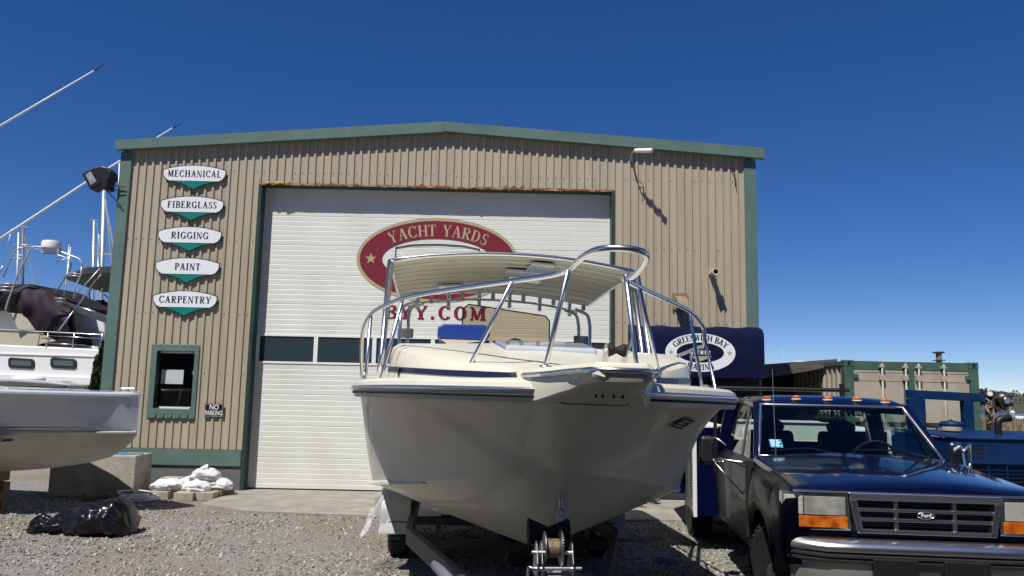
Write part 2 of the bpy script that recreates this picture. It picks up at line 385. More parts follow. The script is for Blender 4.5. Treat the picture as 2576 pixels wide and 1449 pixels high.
def star(mb, c, ux, uz, r, off=Vector((0,0,0))):
    c = Vector(c)+off; P = []
    for i in range(10):
        a = pi/2+i*pi/5; q = r if i % 2 == 0 else r*.42; P.append(c+Vector(ux)*q*cos(a)+Vector(uz)*q*sin(a))
    mb.add([c]+P, [(0, i+1, (i+1) % 10+1) for i in range(10)])
def sans(name, body, size, m, parent, loc, rot, bold=.0, align='CENTER', sx=1):
    cu = bpy.data.curves.new(name, 'FONT'); cu.body = body; cu.size = size; cu.align_x = align; cu.offset = bold; cu.resolution_u = 3
    t = bpy.data.objects.new(name, cu); C.objects.link(t); bpy.context.view_layer.update()
    me = bpy.data.meshes.new_from_object(t); bpy.data.objects.remove(t)
    o = bpy.data.objects.new(name, me); C.objects.link(o); me.materials.clear(); me.materials.append(m)
    o.parent = parent; o.location = loc; o.rotation_euler = rot; o.scale = (sx, 1, 1)
    return o
# ------------------------------------------------------------------ ground, water, far shore
def gravel_mat():
    m = bpy.data.materials.new('gravel ground'); m.use_nodes = True; n = m.node_tree; b = n.nodes['Principled BSDF']; b.inputs['Roughness'].default_value = .95
    tc = n.nodes.new('ShaderNodeTexCoord')
    v = n.nodes.new('ShaderNodeTexVoronoi'); v.inputs['Scale'].default_value = 62; n.links.new(tc.outputs['Object'], v.inputs['Vector'])
    c1 = n.nodes.new('ShaderNodeValToRGB'); e = c1.color_ramp.elements; e[0].color = (.13,.122,.112,1); e[1].color = (.39,.37,.34,1)
    sv = n.nodes.new('ShaderNodeSeparateColor'); n.links.new(v.outputs['Color'], sv.inputs[0]); n.links.new(sv.outputs[0], c1.inputs[0])
    nz = n.nodes.new('ShaderNodeTexNoise'); nz.inputs['Scale'].default_value = .55; nz.inputs['Detail'].default_value = 5; n.links.new(tc.outputs['Object'], nz.inputs['Vector'])
    c2 = n.nodes.new('ShaderNodeValToRGB'); c2.color_ramp.elements[0].position = .44; c2.color_ramp.elements[1].position = .64; n.links.new(nz.outputs['Fac'], c2.inputs[0])
    fn = n.nodes.new('ShaderNodeTexNoise'); fn.inputs['Scale'].default_value = 28; fn.inputs['Detail'].default_value = 6; n.links.new(tc.outputs['Object'], fn.inputs['Vector'])
    c3 = n.nodes.new('ShaderNodeValToRGB'); c3.color_ramp.elements[0].color = (.17,.14,.095,1); c3.color_ramp.elements[1].color = (.31,.26,.18,1); c3.color_ramp.elements[0].position = .3; c3.color_ramp.elements[1].position = .7; n.links.new(fn.outputs['Fac'], c3.inputs[0])
    mx = n.nodes.new('ShaderNodeMixRGB'); n.links.new(c2.outputs[0], mx.inputs[0]); n.links.new(c1.outputs[0], mx.inputs[1]); n.links.new(c3.outputs[0], mx.inputs[2]); n.links.new(mx.outputs[0], b.inputs['Base Color'])
    bp = n.nodes.new('ShaderNodeBump'); bp.inputs['Distance'].default_value = .02; bp.inputs['Strength'].default_value = .9
    n.links.new(v.outputs['Distance'], bp.inputs['Height']); bp.invert = True; n.links.new(bp.outputs[0], b.inputs['Normal'])
    return m
M['gravel'] = gravel_mat()
g = MB(); X = [-900,-60,-20,-8,-3,0,3,8,14,24,40,60,900]; Yg = [-900,-60,-10,0,3,6,9,12,16,22,30,36,44]
for j, y in enumerate(Yg):
    for i, x in enumerate(X): g.v.append((x, y, -1.9 if y >= 44 else (-.3 if y >= 36 else 0)))
n_ = len(X)
for j in range(len(Yg)-1):
    for i in range(n_-1): g.f.append((j*n_+i, j*n_+i+1, (j+1)*n_+i+1, (j+1)*n_+i))
obj('ground', g, M['gravel'], kind='structure')
g = MB().add([(-3000,38,-1.5),(3000,38,-1.5),(3000,4000,-1.5),(-3000,4000,-1.5)], [(0,1,2,3)])
obj('water', g, M['water'], kind='structure')
g = MB(); rnd = random.Random(4); xs = [-1500+60*i for i in range(51)]; secs = []
for x in xs:
    h = 2.2+.9*sin(x*.011)+.5*sin(x*.037+1)
    secs.append([(x,236,-1.7),(x,243,.2),(x,262,h*.35),(x,300,h),(x,420,h*.6)])
obj('far_shore_hill', g.loft(secs), M['land'], kind='structure', smooth=True)
g = MB(); rnd = random.Random(9)
for i in range(520):
    x = rnd.uniform(60, 260); y = rnd.uniform(246, 300); h0 = -.6+(y-246)*.03; hh = rnd.uniform(2.6, 4.6); r = rnd.uniform(1.8, 3.4)
    for k in range(46):
        a = rnd.uniform(0, 2*pi); zz = rnd.uniform(.15, 1); rr = r*sqrt(max(0, 1-(zz-.45)**2*2.2))*rnd.uniform(.5, 1)
        c = Vector((x+rr*cos(a), y+rr*sin(a)*.7, h0+hh*zz)); s_ = rnd.uniform(.22, .55)
        t = Vector((rnd.uniform(-1,1), rnd.uniform(-1,1), rnd.uniform(-1,1))).normalized()*s_; u_ = t.orthogonal().normalized()*s_
        g.add([c-t, c+u_, c+t, c-u_], [(0,1,2,3)])
o = obj('woodland', g, M['farwood'], fix=False); o['kind'] = 'stuff'; o['label'] = 'spring woodland on the far shore across the bay'; o['category'] = 'woodland'
# loose stones of the gravel yard
def stones():
    import numpy as np
    rs = np.random.RandomState(3); V = []; F = []
    N = 60000; base = np.array([(1,0,0),(0,1,0),(-1,0,0),(0,-1,0),(0,0,1),(0,0,-1)], float)
    fc = np.array([(0,1,4),(1,2,4),(2,3,4),(3,0,4),(1,0,5),(2,1,5),(3,2,5),(0,3,5)])
    y = 4.5+8.0*rs.rand(N)**1.15; x = (rs.rand(N)*2-1)*(y*.72+.3)
    keep = ~((y > 11.0) & (x > -4.9))
    for cx_, cy_, rx_, ry_ in ((-2.6,9.3,1.3,.45),(-1.7,10.2,1.1,.4),(-3.0,7.9,1.5,.4),(-4.4,9.9,.9,.25),(-1.9,8.6,.9,.35),(-3.6,10.6,1.2,.25),(-4.9,7.4,1.0,.2)):
        e = ((x-cx_)/rx_)**2+((y-cy_)/ry_)**2; keep &= ~((e < 1.3) & (rs.rand(len(x)) > .08+.5*e))
    x = x[keep]; y = y[keep]; N = len(x)
    r = .005+.010*rs.rand(N)**2; r *= (1+.05*y)
    a = rs.rand(N)*6.28
    P = base[None]*r[:,None,None]*(0.7+.6*rs.rand(N,6,1)); P[:,:,0] *= 1.3
    tx = (.5+.55*rs.rand(N))*np.where(rs.rand(N) < .5, 1, -1); ct, st_ = np.cos(tx)[:,None], np.sin(tx)[:,None]
    py, pz = P[:,:,1]*ct-P[:,:,2]*st_, P[:,:,1]*st_+P[:,:,2]*ct; P[:,:,1] = py; P[:,:,2] = pz*.8
    px, pz = P[:,:,0]*.87-P[:,:,2]*.5, P[:,:,0]*.5+P[:,:,2]*.87; P[:,:,0] = px; P[:,:,2] = pz*.85
    X2 = P[:,:,0]*np.cos(a)[:,None]-P[:,:,1]*np.sin(a)[:,None]; Y2 = P[:,:,0]*np.sin(a)[:,None]+P[:,:,1]*np.cos(a)[:,None]
    V = np.stack([X2+x[:,None], Y2+y[:,None], P[:,:,2]+r[:,None]*.35], -1).reshape(-1,3)
    F = (fc[None]+6*np.arange(N)[:,None,None]).reshape(-1,3)
    me = bpy.data.meshes.new('loose_gravel'); me.from_pydata(V.tolist(), [], F.tolist()); me.update()
    o = bpy.data.objects.new('loose_gravel', me); C.objects.link(o); me.materials.append(M['stone'])
    o['kind'] = 'stuff'; o['label'] = 'loose grey gravel stones covering the yard'; o['category'] = 'gravel'
M['stone'] = mat('grey stones', (.31,.298,.278), .9, island=.55, col2=(.47,.45,.41))
stones()
def slab():
    z = .03
    P = [onz(568,1243.6,z), onz(505,1267,z), onz(611,1284,z), onz(700,1288,z), onz(945,1297,z), onz(1500,1306,z), onz(1700,1308,z)]
    P = [Vector((p.x, p.y, z)) for p in P]+[Vector((7.5,11.0,z)), Vector((7.5,13.3,z)), Vector((-4.55,13.3,z))]
    Q = []
    rnd = random.Random(5)
    for a, b in zip(P, P[1:]+P[:1]):
        n = max(1, int((b-a).length/.12)) if a.y < 12.9 and b.y < 12.9 else 1
        for i in range(n):
            p = a.lerp(b, i/n); Q.append((p.x, p.y+(rnd.uniform(-.012,.012) if n > 1 else 0), z))
    obj('concrete_apron', MB().prism([(p[0],p[1],-.1) for p in Q], (0,0,.13)), M['concrete'], kind='structure')
slab()
M['asphalt'] = mat('added dark asphalt', (.03,.03,.032), .85, var=.3, vscale=5, bump=.4, bscale=120)
rnd = random.Random(31); P = [(-60,-40),(60,-40)]+[(lerp(60,-60,i/200), 4.6+rnd.uniform(-.06,.06)+.25*sin(i*.21)) for i in range(201)]
t = thing('light_block_shed', 'tall dark shed added behind the camera to block sky light', 'shed', (0, -6, 0))  # added shed behind the camera, blocks low sky light and darkens reflections
obj('wall', MB().box((-17,-14,0),(15,0,10.5)), M['shed'], t)
obj('roof', MB().prism([(-17.4,.4,10.5),(15.4,.4,10.5),(-1,.4,12.2)], (0,-14.8,0)), M['slate'], t)
for k in range(5): obj('block_shed_door', MB().box((-16+6.2*k,.002,.05),(-11+6.2*k,.06,6.5)), M['plinth'], t)
obj('added_dark_lane', MB().add([(x, y, .004) for x, y in P], [tuple(range(len(P)))]), M['asphalt'], kind='structure')  # added dark ground behind the camera, cuts bounce light on the hull
# ------------------------------------------------------------------ the metal building
FY = 13.0; XL, XR = -6.74, 4.13; OX0, OX1, OZ = -4.30, 1.665, 5.14; AX = -1.22
WX0, WX1, WZ0, WZ1 = -5.90, -5.19, 1.20, 2.335
bld = thing('metal_building', 'tan ribbed metal workshop with green trim and a big white overhead door', 'building', (AX, FY, 0))
def L(x, y, z): return Vector((x-AX, y-FY, z))
def eave(x): return lerp(5.72, 6.14, (x-XL)/(AX-XL)) if x < AX else lerp(6.14, 5.80, (x-AX)/(XR-AX))
mb = MB(); pitch = .1316; prof = []; x = XL+.05
while x < XR:
    prof += [q for q in [(x, 0), (x+.076, 0), (x+.086, -.024), (x+.1216, -.024)] if q[0] < XR-.03]; x += pitch
prof += [(XR-.02, 0)]
for e in (OX0, OX1, WX0, WX1):                       # profile points at the opening edges
    for i in range(len(prof)-1):
        if prof[i][0] < e < prof[i+1][0]:
            k = (e-prof[i][0])/(prof[i+1][0]-prof[i][0]); prof.insert(i+1, (e, lerp(prof[i][1], prof[i+1][1], k))); break
for (xa, ya), (xb, yb) in zip(prof, prof[1:]):
    mid = (xa+xb)/2; z0 = .675; seg = [(z0, None)]
    if OX0 < mid < OX1: seg = [(OZ, None)]
    elif WX0 < mid < WX1: seg = [(z0, WZ0), (WZ1, None)]
    for a, b in seg:
        ta, tb = (b, b) if b else (eave(xa), eave(xb))
        mb.add([L(xa,FY+ya,a), L(xb,FY+yb,a), L(xb,FY+yb,tb), L(xa,FY+ya,ta)], [(0,1,2,3)])
wall = obj('wall', mb, M['siding'], bld, fix=False)
mb = MB()
for i in range(1, 80):                               # screw heads in rows
    xx = XL+.05+i*pitch+.04
    if xx > XR-.1: break
    for zz in (1.9, 2.9, 4.15, 5.35):
        if (OX0-.05 < xx < OX1+.05 and zz < OZ+.1) or (WX0-.1 < xx < WX1+.1 and zz < 2.5) or random.random() < .25: continue
        mb.ball(L(xx+random.uniform(-.006,.006), FY-.003, zz+random.uniform(-.01,.01)), .008, 6, 4)
obj('screws', mb, M['darkbrown'], wall, kind='stuff')
mb = MB()                                            # side walls and back
for sx in (XL+.02, XR-.02):
    mb.box(L(sx-.015, FY+.02, 0), L(sx+.015, FY+14, 5.70))
mb.prism([L(XL,FY+14,0), L(XR,FY+14,0), L(XR,FY+14,5.8), L(AX,FY+14,6.14), L(XL,FY+14,5.72)], (0,.03,0))
obj('shell_walls', mb, M['siding'], bld)
mb = MB()
for (xa, za), (xb, zb) in (((XL-.06, 5.79), (AX, 6.22)), ((AX, 6.22), (XR+.12, 5.87))):
    mb.hexa([L(xa,FY-.10,za), L(xb,FY-.10,zb), L(xb,FY+14.1,zb), L(xa,FY+14.1,za)], [L(xa,FY-.10,za+.03), L(xb,FY-.10,zb+.03), L(xb,FY+14.1,zb+.03), L(xa,FY+14.1,za+.03)])
roof = obj('roof', mb, M['slate'], bld)
for (xa, za), (xb, zb) in (((XL-.07, 5.825), (AX-.002, 6.27)), ((AX+.002, 6.27), (XR+.13, 5.925))):
    mb = MB().hexa([L(xa,FY-.14,za-.17), L(xb,FY-.14,zb-.185), L(xb,FY-.105,zb-.185), L(xa,FY-.105,za-.17)], [L(xa,FY-.14,za), L(xb,FY-.14,zb), L(xb,FY-.105,zb), L(xa,FY-.105,za)])
    mb.hexa([L(xa,FY-.104,za-.17), L(xb,FY-.104,zb-.185), L(xb,FY-.027,zb-.185), L(xa,FY-.027,za-.17)], [L(xa,FY-.104,za-.155), L(xb,FY-.104,zb-.17), L(xb,FY-.027,zb-.17), L(xa,FY-.027,za-.155)])
    obj('fascia', mb, M['green'], bld)
obj('roof_vent_pipe', MB().cyl(L(-.68,FY+.3,6.15), L(-.68,FY+.3,6.33), .03), M['darkbrown'], roof)
for xa, xb in ((XL, XL+.185), (XR-.20, XR)):
    mb = MB().box(L(xa,FY-.045,.05), L(xb,FY-.026,5.64 if xa < 0 else 5.72))
    s_ = xa if xa < 0 else xb; mb.box(L(s_-.004 if xa < 0 else s_-.015,FY-.044,.05), L(s_+.015 if xa < 0 else s_+.004,FY+.18,5.64))
    obj('corner_trim', mb, M['green'], bld)
for za in (2.94,):
    pass
for a, b in ((XL+.19, OX0-.06), (OX1+.06, XR-.21)): obj('base_trim', MB().box(L(a,FY-.05,.415), L(b,FY-.02,.672)), M['green'], bld)
for a, b in ((XL, OX0-.01), (OX1+.01, XR)): obj('plinth', MB().box(L(a,FY-.02,-.1), L(b,FY+.3,.412)), M['plinth'], bld)
mb = MB().box(L(OX0-.055,FY-.036,0.02), L(OX0,FY+.24,OZ-.001)).box(L(OX1,FY-.036,0.02), L(OX1+.05,FY+.24,OZ-.001)).box(L(OX0,FY-.02,OZ-.02), L(OX1,FY+.24,OZ+.01))
obj('door_jamb', mb, M['darkgreen'], bld)
mb = MB()                                            # flashing above the opening, ragged lower edge
rnd = random.Random(2); N = 120; top = []; bot = []
for i in range(N+1):
    xx = lerp(OX0-.06, OX1+.05, i/N); r = rnd.random()
    bot.append(L(xx, FY-.034, OZ-.012-rnd.random()*.01)); top.append(L(xx, FY-.034, OZ+.012+(.07*r*r if rnd.random() < .40 else .012*r)))
mb.add(bot+top, [(i, i+1, N+2+i, N+1+i) for i in range(N)])
obj('rusty_flashing', mb, M['rust'], bld)
mb = MB()
for x_, r_ in ((OX0+.10,.03),(OX0+.28,.045),(OX0+.34,.03),(OX0+3.6,.025)): mb.ball(L(x_, FY-.045, OZ+.015), r_, 10, 6, (1.3,.5,.6), noise=.25, seed=int(x_*10))
obj('foam_scrap', mb, M['yellow'], bld, kind='stuff')
# overhead door
DY = FY+.19
door = obj('overhead_door', MB(), M['door'], bld); door.data.materials.clear()
mb = MB(); prof = [];
def door_part(z0, z1, step=.0865):
    out = []; z = z0; n = max(1, round((z1-z0)/step)); st = (z1-z0)/n
    for i in range(n):
        a = z0+i*st; out += [(a, 0), (a+st-.012, 0), (a+st-.007, .0028), (a+st-.004, .0028)]
    out.append((z1, 0)); return out
def ribbon(z0, z1):
    P = door_part(z0, z1); V = []; F = []
    for z, d in P: V += [L(OX0, DY+d, z), L(OX1, DY+d, z)]
    for i in range(len(P)-1): F.append((2*i, 2*i+1, 2*i+3, 2*i+2))
    return V, F
sections = [(.05,.55),(.553,1.07),(1.073,1.59),(1.593,2.095),(2.60,3.11),(3.113,3.62),(3.623,4.13),(4.133,4.64),(4.643,5.135)]
bpy.data.objects.remove(door)
mb = MB()
for a, b in sections: mb.add(*ribbon(a, b))
door = obj('overhead_door', mb, M['door'], bld, fix=False)
mb = MB(); band = (2.097, 2.598); nx = 6; wd = (OX1-OX0-.04)/nx
mb.box(L(OX0,DY-.012,band[0]), L(OX1,DY+.02,band[0]+.035)).box(L(OX0,DY-.012,band[1]-.04), L(OX1,DY+.02,band[1]))
for i in range(nx+1):
    xx = OX0+.02+i*wd; mb.box(L(max(OX0,xx-.035),DY-.010,band[0]+.036), L(min(OX1,xx+.035),DY+.02,band[1]-.041))
wf = obj('window_band_frame', mb, M['white'], door, bevel=.004)
for i in range(nx):
    xx = OX0+.02+i*wd; obj('pane', MB().box(L(xx+.036,DY+.004,band[0]+.036), L(xx+wd-.036,DY+.012,band[1]-.041)), M['glass'], wf)
obj('bottom_seal', MB().box(L(OX0,DY-.004,.031), L(OX1,DY+.02,.052)), M['black'], door)
UX, UZ, NF = Vector((1,0,0)), Vector((0,0,1)), Vector((0,-1,0))
oc = L(-1.29, DY-.006, 3.92)
mb = MB(); ellipse(mb, oc, UX, UZ, 1.385, .735, 1.33, .68); obj('oval_border', mb, M['beige'], door, fix=False)
mb = MB(); ellipse(mb, oc+NF*.0008, UX, UZ, 1.332, .682, .945, .368); obj('oval_band', mb, M['maroon'], door, fix=False)
mb = MB(); text_arc(mb, 'YACHT YARDS', .20, oc+NF*.002, UX, UZ, 1.03, .415, 141, 39, sp=.16, n=NF)
star(mb, oc+NF*.002, UX, UZ, .10, off=Vector((-1.14,0,0))); star(mb, oc+NF*.002, UX, UZ, .10, off=Vector((1.14,0,0)))
text_arc(mb, 'MARINAS', .18, oc+NF*.002, UX, UZ, 1.26, .60, 236, 304, sp=.2, n=NF)
obj('oval_lettering', mb, M['beige'], door, fix=False)
mb = MB(); q = [(-.72,-.02),(-.72,.20),(-.45,.255),(0,.275),(.45,.255),(.72,.20),(.72,-.02)]
for (a, b), (c, d) in zip(q, q[1:]): mb.bar(oc+UX*a+UZ*b+NF*.002, oc+UX*c+UZ*d+NF*.002, .012, .012)
obj('shield_outline', mb, M['black'], door)
for P_, x_, W_ in text_layout('BYY.COM', .235, .22, T=.225, t=.11, sv=.11, so=.08)[0]:
    mb = MB(); tot_ = text_layout('BYY.COM', .235, .22, T=.225, t=.11, sv=.11, so=.08)[1]
    for i_, q_ in enumerate(P_): mb.add([L(-1.30, DY-.007-.0002*(i_ % 5), 2.895)+UX*((x_+a*.235-tot_/2)*1.2)+UZ*(b*.235) for a, b in q_], [tuple(range(len(q_)))])
    obj('letter', mb, M['maroon'], door, fix=False)
mb = MB(); rnd = random.Random(11)                   # flaked white paint along the head of the door
# office window
win = obj('window', MB().box(L(WX0-.055,FY-.045,WZ0-.04), L(WX1+.03,FY-.026,WZ0+.115)).box(L(WX0-.055,FY-.045,WZ1-.075), L(WX1+.03,FY-.026,WZ1+.035)).box(L(WX0-.055,FY-.045,WZ0+.116), L(WX0+.045,FY-.026,WZ1-.076)).box(L(WX1-.045,FY-.045,WZ0+.116), L(WX1+.03,FY-.026,WZ1-.076)), M['green'], bld, bevel=.006)
mb = MB()
for i in range(5): mb.box(L(WX0+.07+i*.13,FY-.06,WZ0-.025), L(WX0+.105+i*.13,FY-.046,WZ0+.05))
for i in range(5): mb.box(L(WX0+.07+i*.13,FY-.05,WZ1+.012), L(WX0+.105+i*.13,FY-.0455,WZ1+.034))
obj('frame_ribs', mb, M['green'], win, bevel=.004)
mb = MB(); fr = []
wx0, wx1, wz0, wz1 = WX0+.045, WX1-.045, WZ0+.116, WZ1-.076; rr = .05
for cx, cz, a0 in ((wx1-rr, wz1-rr, 0), (wx0+rr, wz1-rr, 90), (wx0+rr, wz0+rr, 180), (wx1-rr, wz0+rr, 270)):
    for k in range(5): a = radians(a0+k*22.5); fr.append(L(cx+rr*cos(a), FY-.04, cz+rr*sin(a)))
mb.loft([[p+Vector((0,.0,0)) for p in fr]+[fr[0]], [p+Vector((0,.16,0)) for p in fr]+[fr[0]+Vector((0,.16,0))]])
obj('reveal', mb, M['darkgreen'], win)
obj('pane', MB().add([L(wx0,FY+.08,wz0), L(wx1,FY+.08,wz0), L(wx1,FY+.08,wz1), L(wx0,FY+.08,wz1)], [(0,1,2,3)]), M['winglass'], win)
mb = MB().box(L(wx0,FY+.055,wz0), L(wx1,FY+.079,wz0+.03)).box(L(wx0+.0,FY+.055,wz1-.03), L(wx1,FY+.079,wz1))
obj('sash', mb, M['white'], win)
mb = MB().box(L(-6.6,FY+2.2,.3), L(-4.4,FY+2.25,2.9)).box(L(-6.65,FY+.35,.3), L(-6.6,FY+2.2,2.9)).box(L(-4.4,FY+.35,.3), L(-4.36,FY+2.2,2.9)).box(L(-6.6,FY+.35,1.25), L(-4.4,FY+1.0,1.30)).box(L(-6.6,FY+.35,2.9), L(-4.4,FY+2.2,2.93))
obj('office_interior', mb, M['interior'], bld)
pp = MB().box(L(-5.83,FY+.30,1.74), L(-5.47,FY+.303,2.0))
tag(obj('notice_sheet', MB().box(Vector((-5.83,FY+.12,1.72)), Vector((-5.46,FY+.123,1.955))), M['paper']), 'pale paper notice taped inside the office window', 'notice')
t = thing('door_sticker', 'small white and red card in the right side of the office window', 'card', (-5.28, FY+.14, 1.87))
obj('card', MB().box((-.045,0,0), (.045,.003,.09)), M['paper'], t); obj('red_print', MB().box((-.045,-.003,.0), (.045,-.0005,.035)), M['red'], t)
tag(obj('yellow_box', MB().box((-5.36,FY+.40,1.30), (-5.2,FY+.55,1.50)), M['yellow'], bevel=.006), 'yellow box on the sill behind the office window glass', 'box')
t = thing('desk_lamp', 'small silver lamp stand behind the office window glass', 'lamp', (-5.68, FY+.5, 1.302))
obj('stand', MB().tube(spline([(0,0,0),(.02,0,.2),(.06,0,.36)],5), .012), M['alu'], t); obj('base', MB().lathe([(.09,0),(.08,.02),(.02,.03)]), M['alu'], t); obj('lamp_head', MB().lathe([(.02,.08),(.07,.0)], (.06,0,.34)), M['alu'], t)
# ------------------------------------------------------------------ signs on the wall
def outline(k=1.0, g=0):
    h = [(0,.205),(.14,.2),(.28,.183),(.41,.157),(.53,.122),(.532,.06),(.515,0),(.48,-.045),(.42,-.075),(.30,-.098),(.20,-.122),(.10,-.165),(.04,-.198),(0,-.212)]
    return [(x*(1+g/.53), z+(g if z > 0 else -g)) for x, z in h]+[(-x*(1+g/.53), z+(g if z > 0 else -g)) for x, z in h[-2:0:-1]]
for i, (word, zb) in enumerate((('MECHANICAL',5.012),('FIBERGLASS',4.471),('RIGGING',3.943),('PAINT',3.408),('CARPENTRY',2.85))):
    t = thing('shop_sign', 'white and green shield shaped sign reading '+word, 'sign', (-5.455, FY-.03, zb+.212), 0, 'trade signs in a column on the wall')
    obj('board', MB().prism([(x,-.008,z) for x, z in outline(g=.006)], (0,-.02,0)), M['navyink'], t)
    obj('face', MB().add([(x,-.030,z) for x, z in outline(g=-.006)], [tuple(range(26))]), M['signwhite'], t)
    gp = [(x,z) for x, z in outline(g=-.006) if z < -.068]; gp = sorted(gp)
    q = [(-.415,-.078)]+[(x,z) for x, z in sorted(gp)]+[(.415,-.078)]
    obj('green_point', MB().add([(x,-.0315,z) for x, z in q], [tuple(range(len(q)))]), M['signgreen'], t)
    mb = MB(); text_mesh(mb, word, .115, (0,-.033,.0), UX, UZ, sp=.16, n=NF, sx={'MECHANICAL':.93,'FIBERGLASS':.95,'RIGGING':1.0,'PAINT':1.0,'CARPENTRY':1.0}[word], T=.19, t=.075)
    obj('lettering', mb, M['navyink'], t, fix=False)
t = thing('no_parking_sign', 'small black sign with white NO PARKING lettering', 'sign', (-4.852, FY-.03, 1.305))
obj('board', MB().box((-.155,-.012,-.107), (.155,0,.107)), M['black'], t)
mb = MB()
for a, b in (((-.147,-.099),(.147,-.096)),((-.147,.096),(.147,.099)),((-.147,-.096),(-.144,.096)),((.144,-.096),(.147,.096))): mb.box((a[0],-.014,a[1]), (b[0],-.0125,b[1]))
obj('border', mb, M['signwhite'], t)
sans('lettering', 'NO', .115, M['signwhite'], t, (0,-.0135,.012), (pi/2,0,0), .0015, sx=.85); sans('lettering', 'PARKING', .105, M['signwhite'], t, (0,-.0135,-.078), (pi/2,0,0), .0015, sx=.66)
# ------------------------------------------------------------------ fixtures on the wall
def fixture_tube():
    a = at(1597,379,12.62); b = at(1641,378.5,12.42); c = at(1588,400,12.97); d = at(1590,384,12.70)
    t = thing('security_light', 'white tube shaped light on a thin arm under the right eave', 'light', tuple(c))
    f = lambda p: Vector(p)-c
    obj('lamp_tube', MB().tube([f(a), f(a.lerp(b,.05)), f(a.lerp(b,.95)), f(b)], [.03,.038,.038,.03], 14), M['white'], t, smooth=True)
    obj('arm', MB().tube(spline([f(c), f(d), f(a)],5), .012), M['alu'], t); obj('bracket', MB().box((-.03,-.02,-.05), (.03,.0,.05)), M['alu'], t)
    obj('wire', MB().tube(spline([f(c)+Vector((.05,-.01,0)), f(c)+Vector((.07,-.02,-.35)), f(c)+Vector((.20,-.01,-.45)), f(c)+Vector((.19,-.01,-.75))],5), .005), M['black'], t)
fixture_tube()
p = at(1790,689,12.97)
t = thing('vent_pipe', 'short beige pipe with open end sticking out of the right wall', 'pipe', tuple(p))
obj('pipe', MB().lathe([(.045,0.02),(.045,-.20),(.062,-.20),(.062,-.29),(.042,-.29),(.042,-.15)], axis='Y'), M['canvas'], t, autosm=40); obj('bore', MB().lathe([(.0415,-.14),(.0415,-.16)], axis='Y'), M['black'], t)
p = at(1710,757,12.97)
t = thing('wall_lamp_box', 'rusty tan box lamp on the wall above the navy awning', 'lamp', tuple(p))
obj('plate', MB().box((-.13,-.01,-.15), (.13,.0,.13)), M['lampbox'], t); obj('housing', MB().hexa([(-.08,-.26,-.14),(.10,-.26,-.14),(.10,-.011,-.16),(-.08,-.011,-.16)], [(-.08,-.2,.0),(.10,-.2,.0),(.10,-.011,.08),(-.08,-.011,.08)]), M['lampbox'], t, bevel=.006)
p = at(1826,432,12.96)
tag(obj('cable_hook', MB().tube(spline([(3.72,12.97,5.56),(3.74,12.90,5.56),(3.75,12.90,5.40),(3.77,12.93,5.25)],4), .008), M['black']), 'thin black hook and cable below the right end of the roof trim', 'hook')
# black floodlight beside the left corner
c = at(252,449,12.9)
t = thing('floodlight', 'black angled floodlight on arms from the left corner of the building', 'floodlight', tuple(c))
q = [(-.26,.05),(-.06,.16),(.06,.19),(.17,.17),(.235,.09),(.235,.0),(.18,-.08),(.20,-.14),(.19,-.2),(.12,-.22),(.09,-.12),(-.09,-.23)]
obj('housing', MB().prism([(x,-.12,z) for x, z in q], (0,.26,0)), M['black'], t, bevel=.02)
q2 = [(-.185,.03),(-.10,.085),(.01,-.08),(-.08,-.15)]
obj('lamp_lens', MB().prism([(x,-.128,z) for x, z in q2], (0,.006,0)), M['lens'], t)
mb = MB()
for a, b in (((.20,-.10),(.42,-.14)),((.18,-.19),(.42,-.20)),((.13,-.21),(.40,-.48))): mb.tube([(a[0],0,a[1]), (b[0],.02,b[1])], .008, 6)
obj('arms', mb, M['black'], t)
# ------------------------------------------------------------------ awning with the oval logo
aw = thing('awning', 'navy canvas awning with white oval marina logo over the side entrance', 'awning', (1.95, FY, 0))
ax0, ax1, ay, az0, az1 = 0.0, 1.96, -.98, 2.0, 2.74
mb = MB(); secs = []; rnd = random.Random(3)
prof_ = [(ay,az0),(ay,az0+.3),(ay,az1-.14),(ay+.02,az1-.05),(ay+.10,az1+.02),(ay+.3,az1+.06),(ay+.6,az1+.09),(-.03,az1+.12)]
for i in range(33):
    u = i/32; x = lerp(ax0, ax1, u); sag = -.022*abs(sin(u*pi*4))**.7
    secs.append([(x, y, z+(sag if z > az1-.1 else 0)) for y, z in prof_])
mb.loft(secs)
for x in (ax0, ax1):
    P = [(x,y,z) for y, z in prof_]+[(x,-.03,az0)]; mb.add(P, [tuple(range(len(P)))])
obj('canvas', mb, M['awning'], aw, autosm=50, fix=False)
def logo(c, ux, n, k=1.0, rib=True):
    mb = MB(); ellipse(mb, c+n*.003, ux, UZ, .54*k, .295, .365*k, .155); obj('logo_ring', mb, M['signwhite'], aw, fix=False)
    mb = MB(); text_arc(mb, 'GREENWICH BAY', .092, c+n*.006, ux, UZ, .405*k, .185, 158, 22, sp=.12, n=n, T=.2, t=.08); obj('logo_lettering', mb, M['navyink'], aw, fix=False); mb = MB(); text_arc(mb, 'MARINA', .092, c+n*.006, ux, UZ, .50*k, .268, 245, 295, sp=.12, n=n, T=.2, t=.08); obj('logo_lettering', mb, M['navyink'], aw, fix=False)
    mb = MB(); star(mb, c+n*.006, ux, UZ, .04, off=Vector(ux)*-.452*k); star(mb, c+n*.006, ux, UZ, .04, off=Vector(ux)*.452*k)
    q = [(-.17,-.055),(0,-.125),(.17,-.055),(.17,-.045),(-.17,-.045)]; mb.add([c+Vector(ux)*a*k+UZ*(b-.01)+n*.005 for a, b in q], [tuple(range(5))]); obj('logo_gold', mb, M['beige'], aw, fix=False)
    mb = MB(); text_mesh(mb, 'BREWER', .062, c+n*.006-UZ*.03, ux, UZ, sp=.14, n=n, sx=k, T=.22, t=.1); obj('logo_word', mb, M['signwhite'], aw, fix=False)
logo(Vector((.97, ay-.001, 2.37)), UX, NF)
